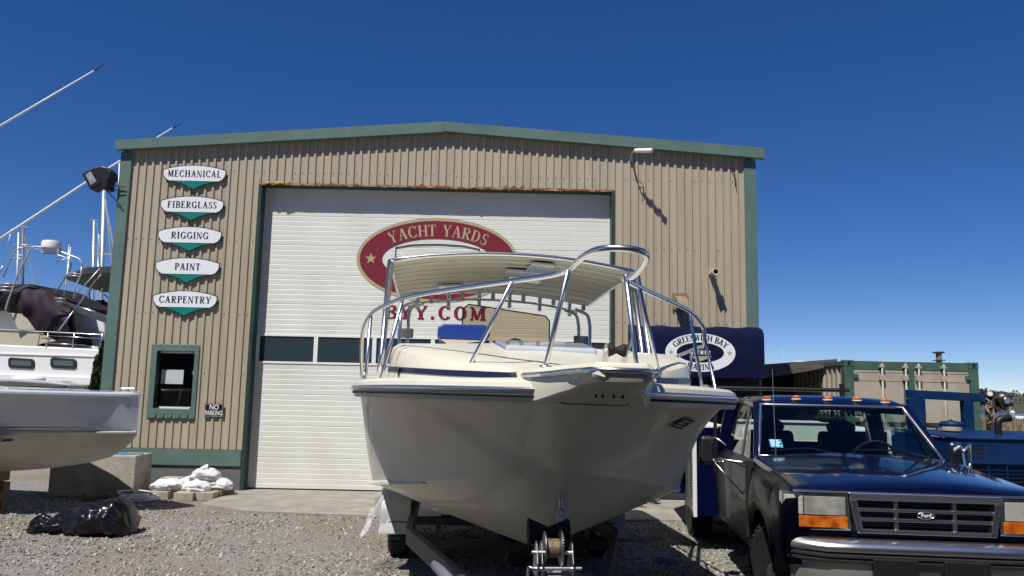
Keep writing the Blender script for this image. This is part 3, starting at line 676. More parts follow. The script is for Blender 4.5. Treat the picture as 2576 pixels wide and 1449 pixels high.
logo(Vector((ax0-.001, ay/2-.05, 2.36)), Vector((0,-1,0)), Vector((-1,0,0)), .75)
mb = MB()
for x in (ax0+.02, ax1-.02): mb.bar((x,ay+.02,az0+.01), (x,-.03,az0+.01), .025, .025)
mb.bar((ax0+.02,ay+.02,az0+.012), (ax1-.02,ay+.02,az0+.012), .025, .025)
obj('frame', mb, M['alu'], aw)
obj('awning_shade_sheet', MB().box(L(OX1+.12,FY-.075,.03), L(XR-.005,FY-.052,2.02)), M['shed'], bld)  # dark sheet added over the siding, deepens the shade under the awning
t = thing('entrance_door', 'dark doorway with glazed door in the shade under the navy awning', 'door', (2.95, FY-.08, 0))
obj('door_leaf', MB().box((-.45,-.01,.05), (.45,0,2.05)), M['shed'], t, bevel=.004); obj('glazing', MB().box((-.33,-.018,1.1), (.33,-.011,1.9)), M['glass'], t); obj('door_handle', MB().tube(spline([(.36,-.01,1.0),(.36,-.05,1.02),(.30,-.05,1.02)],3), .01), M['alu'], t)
for i, px in enumerate((1.97, 3.90)):
    t = thing('perforated_post', ('slotted dark steel post at the left end of the entrance' if i == 0 else 'slotted dark steel post near the right corner under the awning'), 'post', (px, FY-.75, 0), 0, 'slotted posts under the awning')
    obj('post', MB().box((-.03,-.03,0), (.03,.03,1.99)), M['darkgreen'], t)
    mb = MB()
    for k in range(38): mb.box((-.009,-.033,.1+k*.05), (.009,-.0305,.125+k*.05))
    obj('slots', mb, M['alu'], t, kind='stuff')
tag(obj('downpipe', MB().tube([(3.35,12.85,.03),(3.35,12.85,1.95)], .045, 12), M['shed']), 'dark vertical pipe beside the entrance under the awning', 'pipe')
# ------------------------------------------------------------------ the cabin boat on its trailer (local: +X to the bow, +Y port, origin on the ground under the stem head)
BZ = radians(-84.2)
boat = thing('cabin_boat', 'cream cabin boat with steel bow rails and canvas T-top, bow towards the viewer', 'boat', (.38, 3.80, 0), BZ)
boat.rotation_euler = (radians(-.8), 0, BZ)
STEM = [(0,1.70),(.2,1.60),(.4,1.48),(.6,1.35),(.8,1.2),(1.0,1.03),(1.3,.84),(1.6,.72),(2,.64),(2.6,.59),(8,.57)]
CHZ = [(0,1.70),(.2,1.60),(.4,1.48),(.6,1.35),(.7,1.28),(1,1.215),(1.5,1.13),(2,1.06),(2.6,.98),(3.5,.89),(5,.84),(8,.82)]
CHY = [(0,0),(.7,0),(.8,.20),(1,.43),(1.3,.69),(1.6,.89),(2,1.08),(2.4,1.17),(3,1.22),(5,1.23),(8,1.2)]
SHY = [(0,.15),(.08,.30),(.2,.46),(.4,.68),(.65,.89),(.95,1.05),(1.3,1.18),(1.7,1.26),(2.3,1.315),(3,1.335),(8,1.30)]
def shz(s): return 1.735-.014*s
def hull(s, t, side=1):                                # t 0..1 bottom, 1..2 topside
    zk, zc, yc, yb = sinterp(STEM, s), max(sinterp(CHZ, s), sinterp(STEM, s)), sinterp(CHY, s), sinterp(SHY, s); zs = shz(s)
    if t <= 1: return Vector((-s, side*yc*t, lerp(zk, zc, t**1.15)))
    k = t-1; p = 1+.30*exp(-((s-1.8)/.9)**2); g = k**p
    bulge = .03*sin(pi*k)*(1-exp(-s/2)); yy = lerp(yc, yb, g)+bulge; r = .09*exp(-(s/.8)**2)*(1-k)**2; yy = sqrt(yy*yy+2*r*yy)
    return Vector((-s+(.10*(1-k)*0), side*yy, lerp(zc, zs, k)))
SS = [0,.03,.06,.1,.15]+[round(.2+.06*i,3) for i in range(42)]+[2.75,3,3.25,3.5,4,4.5,5,5.5,6,6.5,7,7.5,8]
TT = [0,.08,.25,.5,.75,1.0,1.015,1.04,1.08,1.17,1.27,1.37,1.48,1.6,1.72,1.84,1.93,2.0]
mb = MB(); mb.loft([[hull(s, t, -1) for t in TT[::-1]]+[hull(s, t, 1) for t in TT[1:]] for s in SS])
n0 = 2*len(TT)-1; mb.f.append(tuple((len(SS)-1)*n0+k for k in range(n0))); mb.f.append(tuple(range(n0))[::-1])
hullo = obj('hull', mb, M['gel'], boat, autosm=75)
CP = {(round(q.x,3), round(abs(q.y),3), round(q.z,3)) for q in [hull(s, 1.0) for s in SS if s > .75]}
kk = [(round(v.co.x,3), round(abs(v.co.y),3), round(v.co.z,3)) in CP for v in hullo.data.vertices]
for e in hullo.data.edges:
    if kk[e.vertices[0]] and kk[e.vertices[1]]: e.use_edge_sharp = True
for side in (-1, 1):                                  # lifting strake, chine flat
    mb = MB(); secs = []
    for s in [2.2,2.4,2.8,3.5,4.5,6,8]:
        p = hull(s, .52, side); q = hull(s, .60, side); d = min(1, (s-2.2)*2.5)*.035
        secs.append([p, q, Vector((q.x, q.y, q.z-d)), Vector((p.x, p.y+side*.02, p.z-d*.6))])
    mb.loft(secs, close=True); obj('strake', mb, M['gel'], hullo)
    mb = MB(); secs = []
    for s in [x for x in SS if x > 1.42]:
        p = hull(s, 1.0, side); d = min(1, (s-1.44)*.5)*.028
        secs.append([p+Vector((0,side*.001,.022)), p+Vector((0,side*d,.002)), p+Vector((0,side*d,-.016)), p+Vector((0,-side*.03,-.018))])
    mb.loft(secs, close=True); obj('chine', mb, M['gel'], hullo)
def sheer_path(off=0, dz=0, s1=8.0, s0=0.0):
    S_ = [s for s in SS if s0 <= s <= s1]
    P = []
    for s in S_:
        a = Vector((-s, sinterp(SHY, s), shz(s))); b = Vector((-s-.02, sinterp(SHY, s+.02), shz(s+.02))); d = (b-a); nn = Vector((-d.y, d.x, 0)).normalized()
        if nn.y < 0: nn = -nn
        P.append(a+nn*off+Vector((0,0,dz)))
    return P
mb = MB()
prof_ = [(-.02,-.055),(.030,-.05),(.045,-.02),(.048,.012),(.038,.045),(.010,.062),(-.06,.068)]
lines = [sheer_path(o_, z_) for o_, z_ in prof_]
for side in (-1, 1):
    mb.loft([[Vector((L_[i].x, side*L_[i].y, L_[i].z)) for L_ in lines] for i in range(len(lines[0]))])
mb.add([Vector((L_[0].x+.02, sd*L_[0].y, L_[0].z)) for sd, LL in ((-1, lines), (1, lines[::-1])) for L_ in LL], [tuple(range(14))])
obj('rub_rail', mb, M['gel'], boat, autosm=40, fix=False)
for side in (-1, 1):
    obj('steel_strip', MB().tube([Vector((p.x, side*p.y, p.z)) for p in sheer_path(.046, .012)], .013, 8), M['chrome'], boat, smooth=True)
    obj('black_insert', MB().tube([Vector((p.x, side*p.y, p.z)) for p in sheer_path(.042, -.018)], .008, 6), M['rubber'], boat, smooth=True)
# deck plate and trunk cabin
def dz(s): return shz(s)+.065
mb = MB(); secs = []
for s in [s for s in SS if s <= 8]:
    y = sinterp(SHY, s)-.055; secs.append([(-s, -y, dz(s)), (-s, -y*.5, dz(s)+.015), (-s, 0, dz(s)+.02), (-s, y*.5, dz(s)+.015), (-s, y, dz(s))])
mb.loft(secs); obj('deck', mb, M['gel'], boat, autosm=30)
TY = [(.08,.25),(.3,.28),(.55,.34),(.7,.50),(.9,.68),(1.2,.86),(1.6,.99),(2.0,1.06),(2.6,1.10),(6.6,1.12)]
TZ = [(.08,1.855),(.3,1.86),(.55,1.87),(.7,1.89),(.9,1.915),(1.3,1.975),(1.8,2.04),(2.3,2.08),(3.0,2.11),(3.5,2.12),(4.4,2.08),(6.6,2.0)]
def trunk(s, k):                                      # half section, k index 0 base .. 6 centre
    y, z, b = interp(TY, s), interp(TZ, s), dz(s)-.02; h = z-b
    return [(y+.035, b), (y+.027, b+h*.40), (y+.018, b+h*.68), (y+.002, b+h*.86), (y-.05, b+h*.965), (y*.62, z-.0), (y*.30, z+.018), (0, z+.024)]
TS = [.08,.12,.2,.3,.4,.48,.55,.6,.7,.8,.9,1.05,1.2,1.4,1.6,1.85,2.1,2.4,2.7,3.0,3.4,3.8,4.2,5,5.8,6.6]
mb = MB(); secs = []
for s in TS:
    h = trunk(s, 0); secs.append([(-s, -y, z) for y, z in h]+[(-s, y, z) for y, z in h[-2::-1]])
mb.loft(secs); mb.f.append(tuple(range(15))[::-1]); mb.f.append(tuple(len(mb.v)-15+k for k in range(15)))
trk = obj('cabin_trunk', mb, M['gel'], boat, autosm=35)
for side in (-1, 1):
    mb = MB(); secs = []
    for s in TS[4:21]:
        y, b = interp(TY, s), dz(s)-.02; h = interp(TZ, s)-b; secs.append([(-s+.003, side*(y+.033), b+h*.30), (-s+.003, side*(y+.0295), b+h*.30+.035)])
    mb.loft(secs); obj('navy_stripe', mb, M['navy'], trk, fix=False)
# small side portlight on the trunk
for side in (-1,):
    s = 1.55; y = interp(TY, s); o = obj('portlight', MB().ball((-s, side*(y+.03), 1.84), .075, 16, 8, (1,.12,.5)), M['glass'], trk, smooth=True)
# hatch
mb = MB(); hz = 2.045
mb.loft([[(-1.35+.0*i, -.30, 1.99),(-1.35,-.29,2.02),(-1.35,.29,2.02),(-1.35,.30,1.99)] for i in (0,)]+[[(-1.37,-.31,1.99),(-1.37,-.30,2.035),(-1.37,.30,2.035),(-1.37,.31,1.99)], [(-1.9,-.34,2.05),(-1.9,-.33,2.10),(-1.9,.33,2.10),(-1.9,.34,2.05)], [(-1.92,-.33,2.05),(-1.92,-.32,2.09),(-1.92,.32,2.09),(-1.92,.33,2.05)]], close=True)
hat = obj('hatch', mb, M['gelgrey'], trk, bevel=.012)
obj('hatch_seal', MB().box((-1.36,-.305,1.985), (-1.9,.305,1.995)), M['rubber'], hat)
# pulpit
PW = [(-.635,.09),(-.625,.115),(-.60,.132),(-.5,.145),(-.3,.18),(-.1,.25),(.05,.31),(.12,.33)]
PT = [(-.635,1.855),(-.62,1.868),(-.3,1.865),(0,1.85),(.55,1.845)]
PB = [(-.635,1.80),(-.625,1.787),(-.5,1.775),(-.2,1.725),(.03,1.68),(.2,1.68),(.55,1.75)]
mb = MB(); secs = []
for s in [-.635,-.625,-.6,-.5,-.4,-.3,-.2,-.1,0,.05,.12]:
    y, zt, zb = interp(PW, s), interp(PT, s), interp(PB, s); u = y-.03; bf = 1.0
    secs.append([(-s,-u,zb),(-s,-y+.012,zb+.012),(-s,-y,zt-.05),(-s,-y+.005,zt-.02),(-s,-u,zt),(-s,u,zt),(-s,y-.005,zt-.02),(-s,y,zt-.05),(-s,y-.012,zb+.012),(-s,u,zb)])
mb.loft(secs, close=True)
pul = obj('bow_pulpit', mb, M['gel'], boat, autosm=35)
P = [(-s, -interp(PW, s)-.004, interp(PT, s)-.035) for s in (.11,-.1,-.3,-.5,-.58)]; P = P+[(.636,-.085,1.834),(.636,.085,1.834)]+[(x,-y,z) for x, y, z in P[::-1]]
obj('pulpit_trim', MB().tube(P, .014, 8), M['chrome'], pul, smooth=True)
mb = MB()
for y in (-.05,-.02,.03,.07): mb.cyl((.30,y,1.735), (.30,y,1.72), .006, n=8)
obj('bolts', mb, M['darkbrown'], pul)
rol = obj('anchor_roller', MB().tube([(.46,-.035,1.925),(.46,-.02,1.925),(.46,0,1.925),(.46,.02,1.925),(.46,.035,1.925)], [.030,.024,.014,.024,.030], 16), M['rubber'], pul, smooth=True)
mb = MB()
for y in (-.046, .040): mb.prism([(.36,y,1.852),(.47,y,1.852),(.49,y,1.95),(.44,y,1.955)], (0,.006,0))
mb.cyl((.46,-.06,1.925), (.46,.06,1.925), .008, n=8); mb.box((.34,-.046,1.846), (.48,.046,1.854))
obj('bracket', mb, M['chrome'], rol)
# rails
def rail(side, aft):
    P = [(-.17, side*.18, 2.335), (-.45, side*.32, 2.34), (-.80, side*.52, 2.345), (-1.15, side*.74, 2.345), (-1.5, side*.98, 2.33), (-1.75, side*1.14, 2.29), (-1.93, side*1.24, 2.24), (-2.10, side*1.30, 2.13)]
    return P
loop = [(0,-.15,2.335),(.10,-.145,2.33),(.19,-.14,2.335),(.36,-.13,2.345),(.50,-.10,2.35),(.56,-.04,2.35),(.57,.05,2.345),(.52,.11,2.335),(.36,.14,2.315),(.12,.155,2.30),(-.02,.16,2.32)]
full = [tuple(p) for p in rail(-1,0)[::-1]]+loop[1:-1]+[tuple(p) for p in rail(1,0)]
st_end = [(-2.28,-1.30,1.80),(-2.22,-1.31,1.95)]
ptend = [(-2.3,1.33,2.13),(-2.8,1.34,2.09),(-3.56,1.34,2.03),(-4.4,1.33,1.98),(-5.3,1.33,1.92),(-5.9,1.32,1.84)]
P = spline(st_end+full+ptend, 6)
obj('bow_rail', MB().tube(P, .0150, 10), M['chrome'], boat, smooth=True)
def post(a, b, r=.0125): obj('stanchion', MB().tube([a, Vector(a).lerp(Vector(b), .985), b], [r, r, r]).cyl(Vector(b)+Vector((0,0,-.004)), Vector(b)+Vector((0,0,.008)), .032, n=12), M['chrome'], boat, smooth=True)
for sd in (-1, 1):
    post((.08 if sd < 0 else .0, sd*.15, 2.33), (-.12 if sd < 0 else -.02, sd*.22, 1.86))
    post((-.52, sd*.36, 2.34), (-.86, sd*.60, dz(.86)))
    post((-1.55, sd*1.0, 2.325), (-1.62, sd*1.12, dz(1.6)))
    post((-1.93, sd*1.235, 2.235), (-1.93 if sd < 0 else -1.70, sd*1.25, dz(1.9)))
post((-3.4, 1.34, 2.04), (-3.1, 1.34, dz(3))); post((-4.9, 1.33, 1.95), (-4.8, 1.33, dz(4.3))); post((-2.45,1.335,2.115), (-2.62,1.33,dz(2.6)))
# T-top
TX0, TX1 = -3.82, -6.33
def tz(x, y):
    k = (x-TX0)/(TX1-TX0); return lerp(2.95, 2.885, k)+.12*(1-(y/1.24)**2)+.03*sin(pi*k)
mb = MB(); secs = []
for i in range(25):
    x = lerp(TX0, TX1, i/24); r = .012*abs(sin(i/24*pi*9)); secs.append([(x, lerp(-1.22, 1.22, j/20), tz(x, lerp(-1.22,1.22,j/20))-.012+r) for j in range(21)])
top2 = [[(x, y, z+.02) for x, y, z in q] for q in secs]
mb.loft(secs); mb.loft(top2)
tt = obj('t_top_canopy', mb, M['topcanvas'] if 'topcanvas' in M else M['canvas'], boat, autosm=60, fix=False)
mb = MB()
edge = [(TX0, y, tz(TX0, y)) for y in [lerp(-1.17, 1.17, j/16) for j in range(17)]]
back = [(TX1, y, tz(TX1, y)) for y in [lerp(1.17, -1.17, j/16) for j in range(17)]]
sideP = [(lerp(TX0-.06, TX1+.06, j/8), 1.24, tz(lerp(TX0, TX1, j/8), 1.24)) for j in range(9)]
mb.tube(edge+sideP+back+[(x, -y, z) for x, y, z in sideP[::-1]], .023, 10, closed=True)
obj('t_top_rim', mb, M['chrome'], tt, smooth=True)
for j in range(1, 9):
    x = lerp(TX0, TX1, j/9); obj('bow_tube', MB().tube([(x, y, tz(x, y)-.030) for y in [lerp(-1.21, 1.21, k/16) for k in range(17)]], .010, 8), M['gel'], tt, smooth=True)
for x0, x1, y0, y1 in ((-4.0,-4.5,.18,.42),(-4.55,-4.9,-.02,.40),(-4.95,-5.3,.05,.42),(-5.6,-5.9,-.75,-.45)):
    obj('canopy_panel', MB().hexa([(x0,y0,tz(x0,y0)-.055),(x1,y0,tz(x1,y0)-.055),(x1,y1,tz(x1,y1)-.055),(x0,y1,tz(x0,y1)-.055)], [(x0,y0,tz(x0,y0)-.03),(x1,y0,tz(x1,y0)-.03),(x1,y1,tz(x1,y1)-.03),(x0,y1,tz(x0,y1)-.03)]), M['gelgrey'], tt, bevel=.006)
for sd in (-1, 1):
    for a, b in (((TX0-.03, 1.235), (-3.30, 1.20)), ((TX0-.18, 1.225), (-3.58, 1.21))):
        obj('t_top_leg', MB().tube([(a[0], sd*a[1], tz(a[0], a[1])), (b[0], sd*(b[1]+.03), 2.02), (b[0]+.02, sd*(b[1]+.04), 1.86)], .024, 10), M['chrome'], boat, smooth=True)
    for dx, yy in ((0, 1.10), (.28, 1.19)):
        P = spline([(TX1+dx+.0, sd*(yy-.18), tz(TX1, yy)-.10), (TX1+dx, sd*(yy-.03), tz(TX1, yy)-.16), (TX1+dx+.05, sd*yy, 2.62), (TX1+dx+.10, sd*(yy), 2.45), (TX1+dx+.12, sd*(yy-.0), 1.9), (TX1+dx+.12, sd*yy, 1.75)], 6)
        obj('t_top_leg', MB().tube(P, .022, 10), M['alu'], boat, smooth=True)
    obj('leg_plate', MB().box((TX1+.12, sd*1.13-.10, 2.35), (TX1+.13, sd*1.13+.10, 2.47)), M['alu'], boat)
    obj('leg_brace', MB().tube([(TX0-.3, sd*1.235, 2.90), (TX0-.12, sd*1.24, 2.5)], .016, 8), M['alu'], boat, smooth=True)
obj('rear_rail', MB().tube(spline([(TX1-.02, y, tz(TX1, y)-.105-.03*(abs(y)/1.2)**4) for y in [lerp(-1.1, 1.1, j/12) for j in range(13)]], 2), .016, 8), M['alu'], tt, smooth=True)
for j in range(6):
    y = lerp(-1.0, 1.0, j/5); z = tz(TX1, y)
    obj('rod_holder', MB().lathe([(.026,-.21),(.026,0),(.021,0),(.021,-.20)], (TX1-.07, y, z+.02), n=14), M['alu'], tt, autosm=40)
    obj('spacer', MB().box((TX1-.04, y+.15, z-.11), (TX1-.0, y+.20, z-.02)), M['alu'], tt)
# acrylic windscreen and helm
def ws(y, z): return Vector((-4.12-(z-2.12)*.3, y, z))
WS = [ws(-.49,2.12), ws(.40,2.10), ws(.41,2.46), ws(.37,2.515), ws(-.43,2.605), ws(-.49,2.55)]
wsn = obj('windscreen', MB().prism(WS, (-.006,0,0)), M['tint'], boat, label='bronze tinted acrylic windscreen')
mb = MB().tube([WS[1]-Vector((0,.0,0)), WS[2], WS[3], WS[4], WS[5], WS[0]], .0075, 6); obj('edge_gasket', mb, M['black'], wsn, smooth=True)
helm = obj('helm_dash', MB().hexa([(-4.0,-.2,2.0),(-4.0,.95,2.0),(-4.6,.95,2.0),(-4.6,-.2,2.0)], [(-4.08,-.2,2.15),(-4.08,.95,2.13),(-4.5,.95,2.18),(-4.5,-.2,2.2)]), M['black'], boat, bevel=.02)
obj('compass', MB().lathe([(.10,0),(.10,.05),(.085,.09),(.05,.12),(.01,.13)], (-4.2,.06,2.14)), M['black'], helm, smooth=True)
obj('console', MB().box((-4.5,-.55,1.2), (-5.1,.55,2.1)), M['gel'], boat, bevel=.05)
# bow eye, cleats, decals
be = hull(.93, 0)
obj('bow_eye', MB().tube(spline([be+Vector((.0,0,.06)), be+Vector((.05,0,.06)), be+Vector((.075,0,.0)), be+Vector((.03,0,-.05)), be+Vector((-.02,0,-.05))],5), .009, 8).box(be+Vector((-.03,-.02,.03)), be+Vector((.012,.02,.085))), M['zinc'], boat, smooth=True)
def on_hull(s, t, side, ds, dt):
    P = [hull(s-ds, t-dt, side), hull(s+ds, t-dt, side), hull(s+ds, t+dt, side), hull(s-ds, t+dt, side)]
    n = (P[1]-P[0]).cross(P[3]-P[0]).normalized(); n = n if n.y*side > 0 else -n
    return [p+n*.014 for p in P], n
P, n = on_hull(.72, 1.70, 1, .07, .055); dc = obj('registration_decal', MB().add(P, [(0,1,2,3)]), M['darkbrown'], boat, fix=False)
mb = MB()
for i in range(3):
    a = [P[0].lerp(P[3], .15+.28*i), P[1].lerp(P[2], .15+.28*i), P[1].lerp(P[2], .30+.28*i), P[0].lerp(P[3], .30+.28*i)]
    mb.add([a[0].lerp(a[1],.15)+n*.001, a[0].lerp(a[1],.85-.2*(i%2))+n*.001, a[3].lerp(a[2],.85-.2*(i%2))+n*.001, a[3].lerp(a[2],.15)+n*.001], [(0,1,2,3)])
obj('decal_print', mb, M['canvas'], dc, fix=False)
mb = MB()
for sd, s in ((1,.24),(1,.86),(-1,.5)): p = hull(s, 1.93, sd); mb.ball(p, .011, 8, 6)
obj('drain_fittings', mb, M['darkbrown'], hullo)
for sd in (-1, 1):
    z = dz(1.95)
    obj('cleat', MB().tube(spline([(-1.85,sd*1.25,z+.045),(-1.92,sd*1.26,z+.05),(-2.05,sd*1.275,z+.05),(-2.12,sd*1.28,z+.045)],3), .009, 8).cyl((-1.95,sd*1.265,z), (-1.95,sd*1.265,z+.05), .009, n=8).cyl((-2.02,sd*1.27,z), (-2.02,sd*1.27,z+.05), .009, n=8), M['chrome'], boat, smooth=True)
for y in (-.02,): obj('bow_cleat', MB().box((.10,.06,1.842), (-.05,.16,1.862)), M['alu'], pul, bevel=.006)
def bw(x, y, z): return boat.matrix_basis @ Vector((x, y, z))
# cushion lying on the trunk
bpy.context.view_layer.update()
cu = thing('cushion', 'royal blue vinyl seat cushion lying on the cabin roof of the boat', 'cushion', tuple(bw(-2.87,-.53,2.115)), BZ)
mb = MB(); secs = []
for x in (-.21,-.2,.2,.21):
    k = .97 if abs(x) > .205 else 1; secs.append([(x, y*k, z) for y, z in ((-.19,.02),(-.215,.06),(-.215,.12),(-.17,.15),(.17,.15),(.215,.12),(.215,.06),(.19,.02))])
mb.loft(secs, close=True); obj('pad', mb, M['cushion'], cu, bevel=.015, autosm=60)
obj('underside_cloth', MB().prism([(.212,-.19,.022),(.212,.19,.018),(.215,.05,.0),(.225,-.10,-.04)], (-.01,0,0)), M['canvas'], cu)
# ------------------------------------------------------------------ trailer
tr = thing('boat_trailer', 'dark steel boat trailer with silver fenders and hand winch under the cabin boat', 'trailer', (.28, 3.79, 0), radians(-85.5))
M['trailersteel'] = mat('dark galvanised steel', (.075,.08,.095), .5, .3, var=.3, vscale=8, dirt=((.14,.12,.10), .5, 12))
M['fender'] = mat('white fender', (.62,.63,.65), .3, .3)
for sd in (-1, 1):
    P = [(.0,sd*.05,.52),(-1.15,sd*.42,.55),(-2.9,sd*.86,.54),(-3.4,sd*.87,.52),(-8.0,sd*.87,.50)]
    mb = MB()
    for a, b in zip(P, P[1:]): mb.bar(a, b, .05, .13)
    obj('frame_rail', mb, M['trailersteel'], tr, bevel=.004)
    obj('bunk', MB().bar((-3.4,sd*.55,.64), (-7.6,sd*.55,.64), .09, .05), M['rubber'], tr)
    for x in (-3.2,-5,-7): obj('bunk_bracket', MB().bar((x,sd*.62,.45), (x,sd*.62,.62), .05,.05), M['trailersteel'], tr)
    for i, x in enumerate((-4.8,-5.65)):
        wh = obj('wheel', MB().lathe([(.19,-.09),(.29,-.105),(.325,-.08),(.335,0),(.325,.08),(.29,.105),(.19,.09)], (x, sd*1.04, .335), 'Y', 36), M['rubber'], tr, autosm=30)
        obj('rim', MB().lathe([(.02,.075),(.10,.08),(.16,.05),(.195,.085),(.195,-.085),(.16,-.06),(.02,-.05)], (x, sd*1.04, .335), 'Y', 28), M['zinc'], wh, autosm=30)
        mb = MB()
        for k in range(36):
            a = 2*pi*k/36; c_ = Vector((x+.334*cos(a), sd*1.04, .335+.334*sin(a))); mb.bar(c_-Vector((0,.075,0)), c_+Vector((0,.075,0)), .02, .008, up=(cos(a),0,sin(a)))
        obj('tread', mb, M['rubber'], wh, kind='stuff')
    prof_ = [(-3.50,.40),(-3.52,.46),(-3.62,.68),(-3.85,.76),(-5.0,.76),(-5.25,.68),(-5.38,.40)]
    mb = MB(); Q = spline([(x,0,z) for x, z in prof_], 4)
    Q = [Vector((p.x-.42, 0, p.z-.02)) for p in Q]
    mb.loft([[(p.x, sd*.90, p.z), (p.x, sd*1.18, p.z), (p.x, sd*1.19, p.z-.03), (p.x+(0), sd*1.18, p.z-.012), (p.x, sd*.90, p.z-.012)] for p in Q], close=True)
    fd = obj('fender', mb, M['fender'], tr, autosm=40)
    obj('fender_skirt', MB().prism([(p.x, sd*.899, p.z-.005) for p in Q], (0,-sd*.006,0)), M['trailersteel'], fd)
    for x in (-3.97,-5.75): obj('fender_bracket', MB().bar((x,sd*.88,.46), (x,sd*1.1,.46), .04,.04), M['trailersteel'], tr)
for x in (-1.9,-3.2,-4.4,-6,-7.8): obj('crossmember', MB().bar((x,-.86 if x < -2.5 else -.6,.42), (x,.86 if x < -2.5 else .6,.42), .07,.07), M['trailersteel'], tr)
obj('axle', MB().tube([(-4.8,-1.0,.335),(-4.8,1.0,.335)], .03), M['trailersteel'], tr)
for x in (-2.0,-2.9): obj('keel_roller', MB().tube([(x,-.12,.56),(x,-.06,.54),(x,0,.52),(x,.06,.54),(x,.12,.56)], [.05,.045,.035,.045,.05], 14), M['rubber'], tr, smooth=True)
obj('tongue', MB().bar((1.35,0,.5), (-1.0,0,.5), .10,.10).box((1.6,-.05,.50), (1.3,.05,.58)), M['trailersteel'], tr, bevel=.006)
M['guide'] = mat('grey plastic guide tube', (.20,.21,.25), .5)
for sd, a, b in ((-1,(-1.55,-.62,.60),(-.55,-.32,.50)), (1,(-1.05,.02,.67),(-.55,.30,.72))):
    obj('guide_tube', MB().tube([a, b], .036, 14), M['guide'], tr, smooth=True)
# winch stand
wz = .86
WX = -.30
st = obj('winch_stand', MB().bar((-.62,0,.5), (-.40,0,wz-.04), .075,.075, up=(1,0,0)).box((-.58,-.07,wz-.09), (-.32,.07,wz-.076)), M['guide'], tr, bevel=.004)
wn = obj('winch', MB(), M['zinc'], tr); bpy.data.objects.remove(wn)
mb = MB()
for y in (-.095,.0-.070,.09):
    mb.prism([(-.26+WX,y,wz-.07),(-.06+WX,y,wz-.07),(-.04+WX,y,wz+.01),(-.09+WX,y,wz+.10),(-.13+WX,y,wz+.11),(-.20+WX,y,wz+.05)], (0,.005,0))
mb.box((-.26+WX,-.095,wz-.074), (-.06+WX,.095,wz-.07)); mb.cyl((-.07+WX,-.12,wz-.02), (-.07+WX,.14,wz-.02), .010, n=10).cyl((-.12+WX,-.115,wz+.05), (-.12+WX,.10,wz+.05), .010, n=10)
wn = obj('winch', mb, M['zinc'], tr, bevel=.0015)
obj('flange', MB().lathe([(.012,-.048),(.082,-.050),(.084,-.046),(.03,-.043)], (-.13+WX,0,wz+.07), 'Y', 30), M['zinc'], wn, autosm=30)
mb = MB().lathe([(.012,.034),(.086,.034),(.086,.043),(.012,.045)], (-.13+WX,0,wz+.07), 'Y', 40)
for k in range(40):
    a = 2*pi*k/40; c_ = Vector((-.13+WX+.090*cos(a), .0385, wz+.07+.090*sin(a))); mb.bar(c_-Vector((0,.0045,0)), c_+Vector((0,.0045,0)), .007, .009, up=(cos(a),0,sin(a)))
obj('gear_wheel', mb, M['zinc'], wn)
mb = MB(); P = []
for k in range(150):
    a = k*.42; P.append((-.13+WX+.045*cos(a), lerp(-.036,.028,(k/149)*3 % 1), wz+.07+.045*sin(a)))
mb.tube(P, .0042, 6); mb.lathe([(.042,-.043),(.042,.034)], (-.13+WX,0,wz+.07), 'Y', 16); obj('cable_drum', mb, mat('rusty wire cable', (.26,.20,.14), .6, .5, var=.5, vscale=90), wn, smooth=True)
obj('crank_handle', MB().tube(spline([(-.07+WX,-.12,wz-.02),(-.08+WX,-.135,wz-.02),(-.07+WX,-.14,wz-.10),(-.05+WX,-.145,wz-.22),(-.05+WX,-.20,wz-.22)],4), .008, 8), M['zinc'], wn, smooth=True)
hk = be+Vector((.06,.10,-.03))
wire = obj('winch_wire', MB().tube([(-.17+WX,-.02,wz+.085),(hk.x+.10,hk.y-.02,hk.z-.19)], .003, 6), M['zinc'], wn)
obj('wire_ferrule', MB().cyl((hk.x+.10,hk.y-.02,hk.z-.19),(hk.x+.08,hk.y,hk.z-.14), .009, n=8), M['zinc'], wn)
obj('snap_hook', MB().tube(spline([(hk.x+.08,hk.y,hk.z-.14),(hk.x+.05,hk.y-.008,hk.z-.08),(hk.x+.045,hk.y-.018,hk.z-.03),(hk.x+.03,hk.y-.004,hk.z+.012),(hk.x+.03,hk.y+.018,hk.z-.01),(hk.x+.04,hk.y+.016,hk.z-.06)],4), .008, 8), M['zinc'], wn, smooth=True)
bs = obj('bow_stop', MB().tube([(-.66,-.115,.97),(-.66,-.11,.97),(-.66,0,.97),(-.66,.11,.97),(-.66,.115,.97)], [.07,.075,.03,.075,.07], 20), M['rubber'], tr)
obj('stop_arm', MB().bar((-.50,-.055,wz-.04), (-.66,-.055,.95), .012,.03).bar((-.50,.055,wz-.04), (-.66,.055,.95), .012,.03), M['black'], bs)
# clear plastic film on the fender
rnd = random.Random(8); mb = MB(); secs = []
for i in range(12):
    u = i/11; secs.append([tuple(Vector((-3.85-.5*u+rnd.uniform(-.03,.03), -1.30-.05*v-.02*sin(u*9+v*5)+rnd.uniform(-.03,.03)+.16*(1-v), lerp(.80, .34, v)+rnd.uniform(-.03,.03)))) for v in [j/9 for j in range(10)]])
mb.loft(secs); o = obj('plastic_film', mb, M['plastic'], fix=False); o.data.transform(Matrix.Translation((.28,3.79,0)) @ Matrix.Rotation(radians(-85.5), 4, 'Z')); tag(o, 'crumpled clear plastic film hanging over the left trailer fender', 'plastic film')
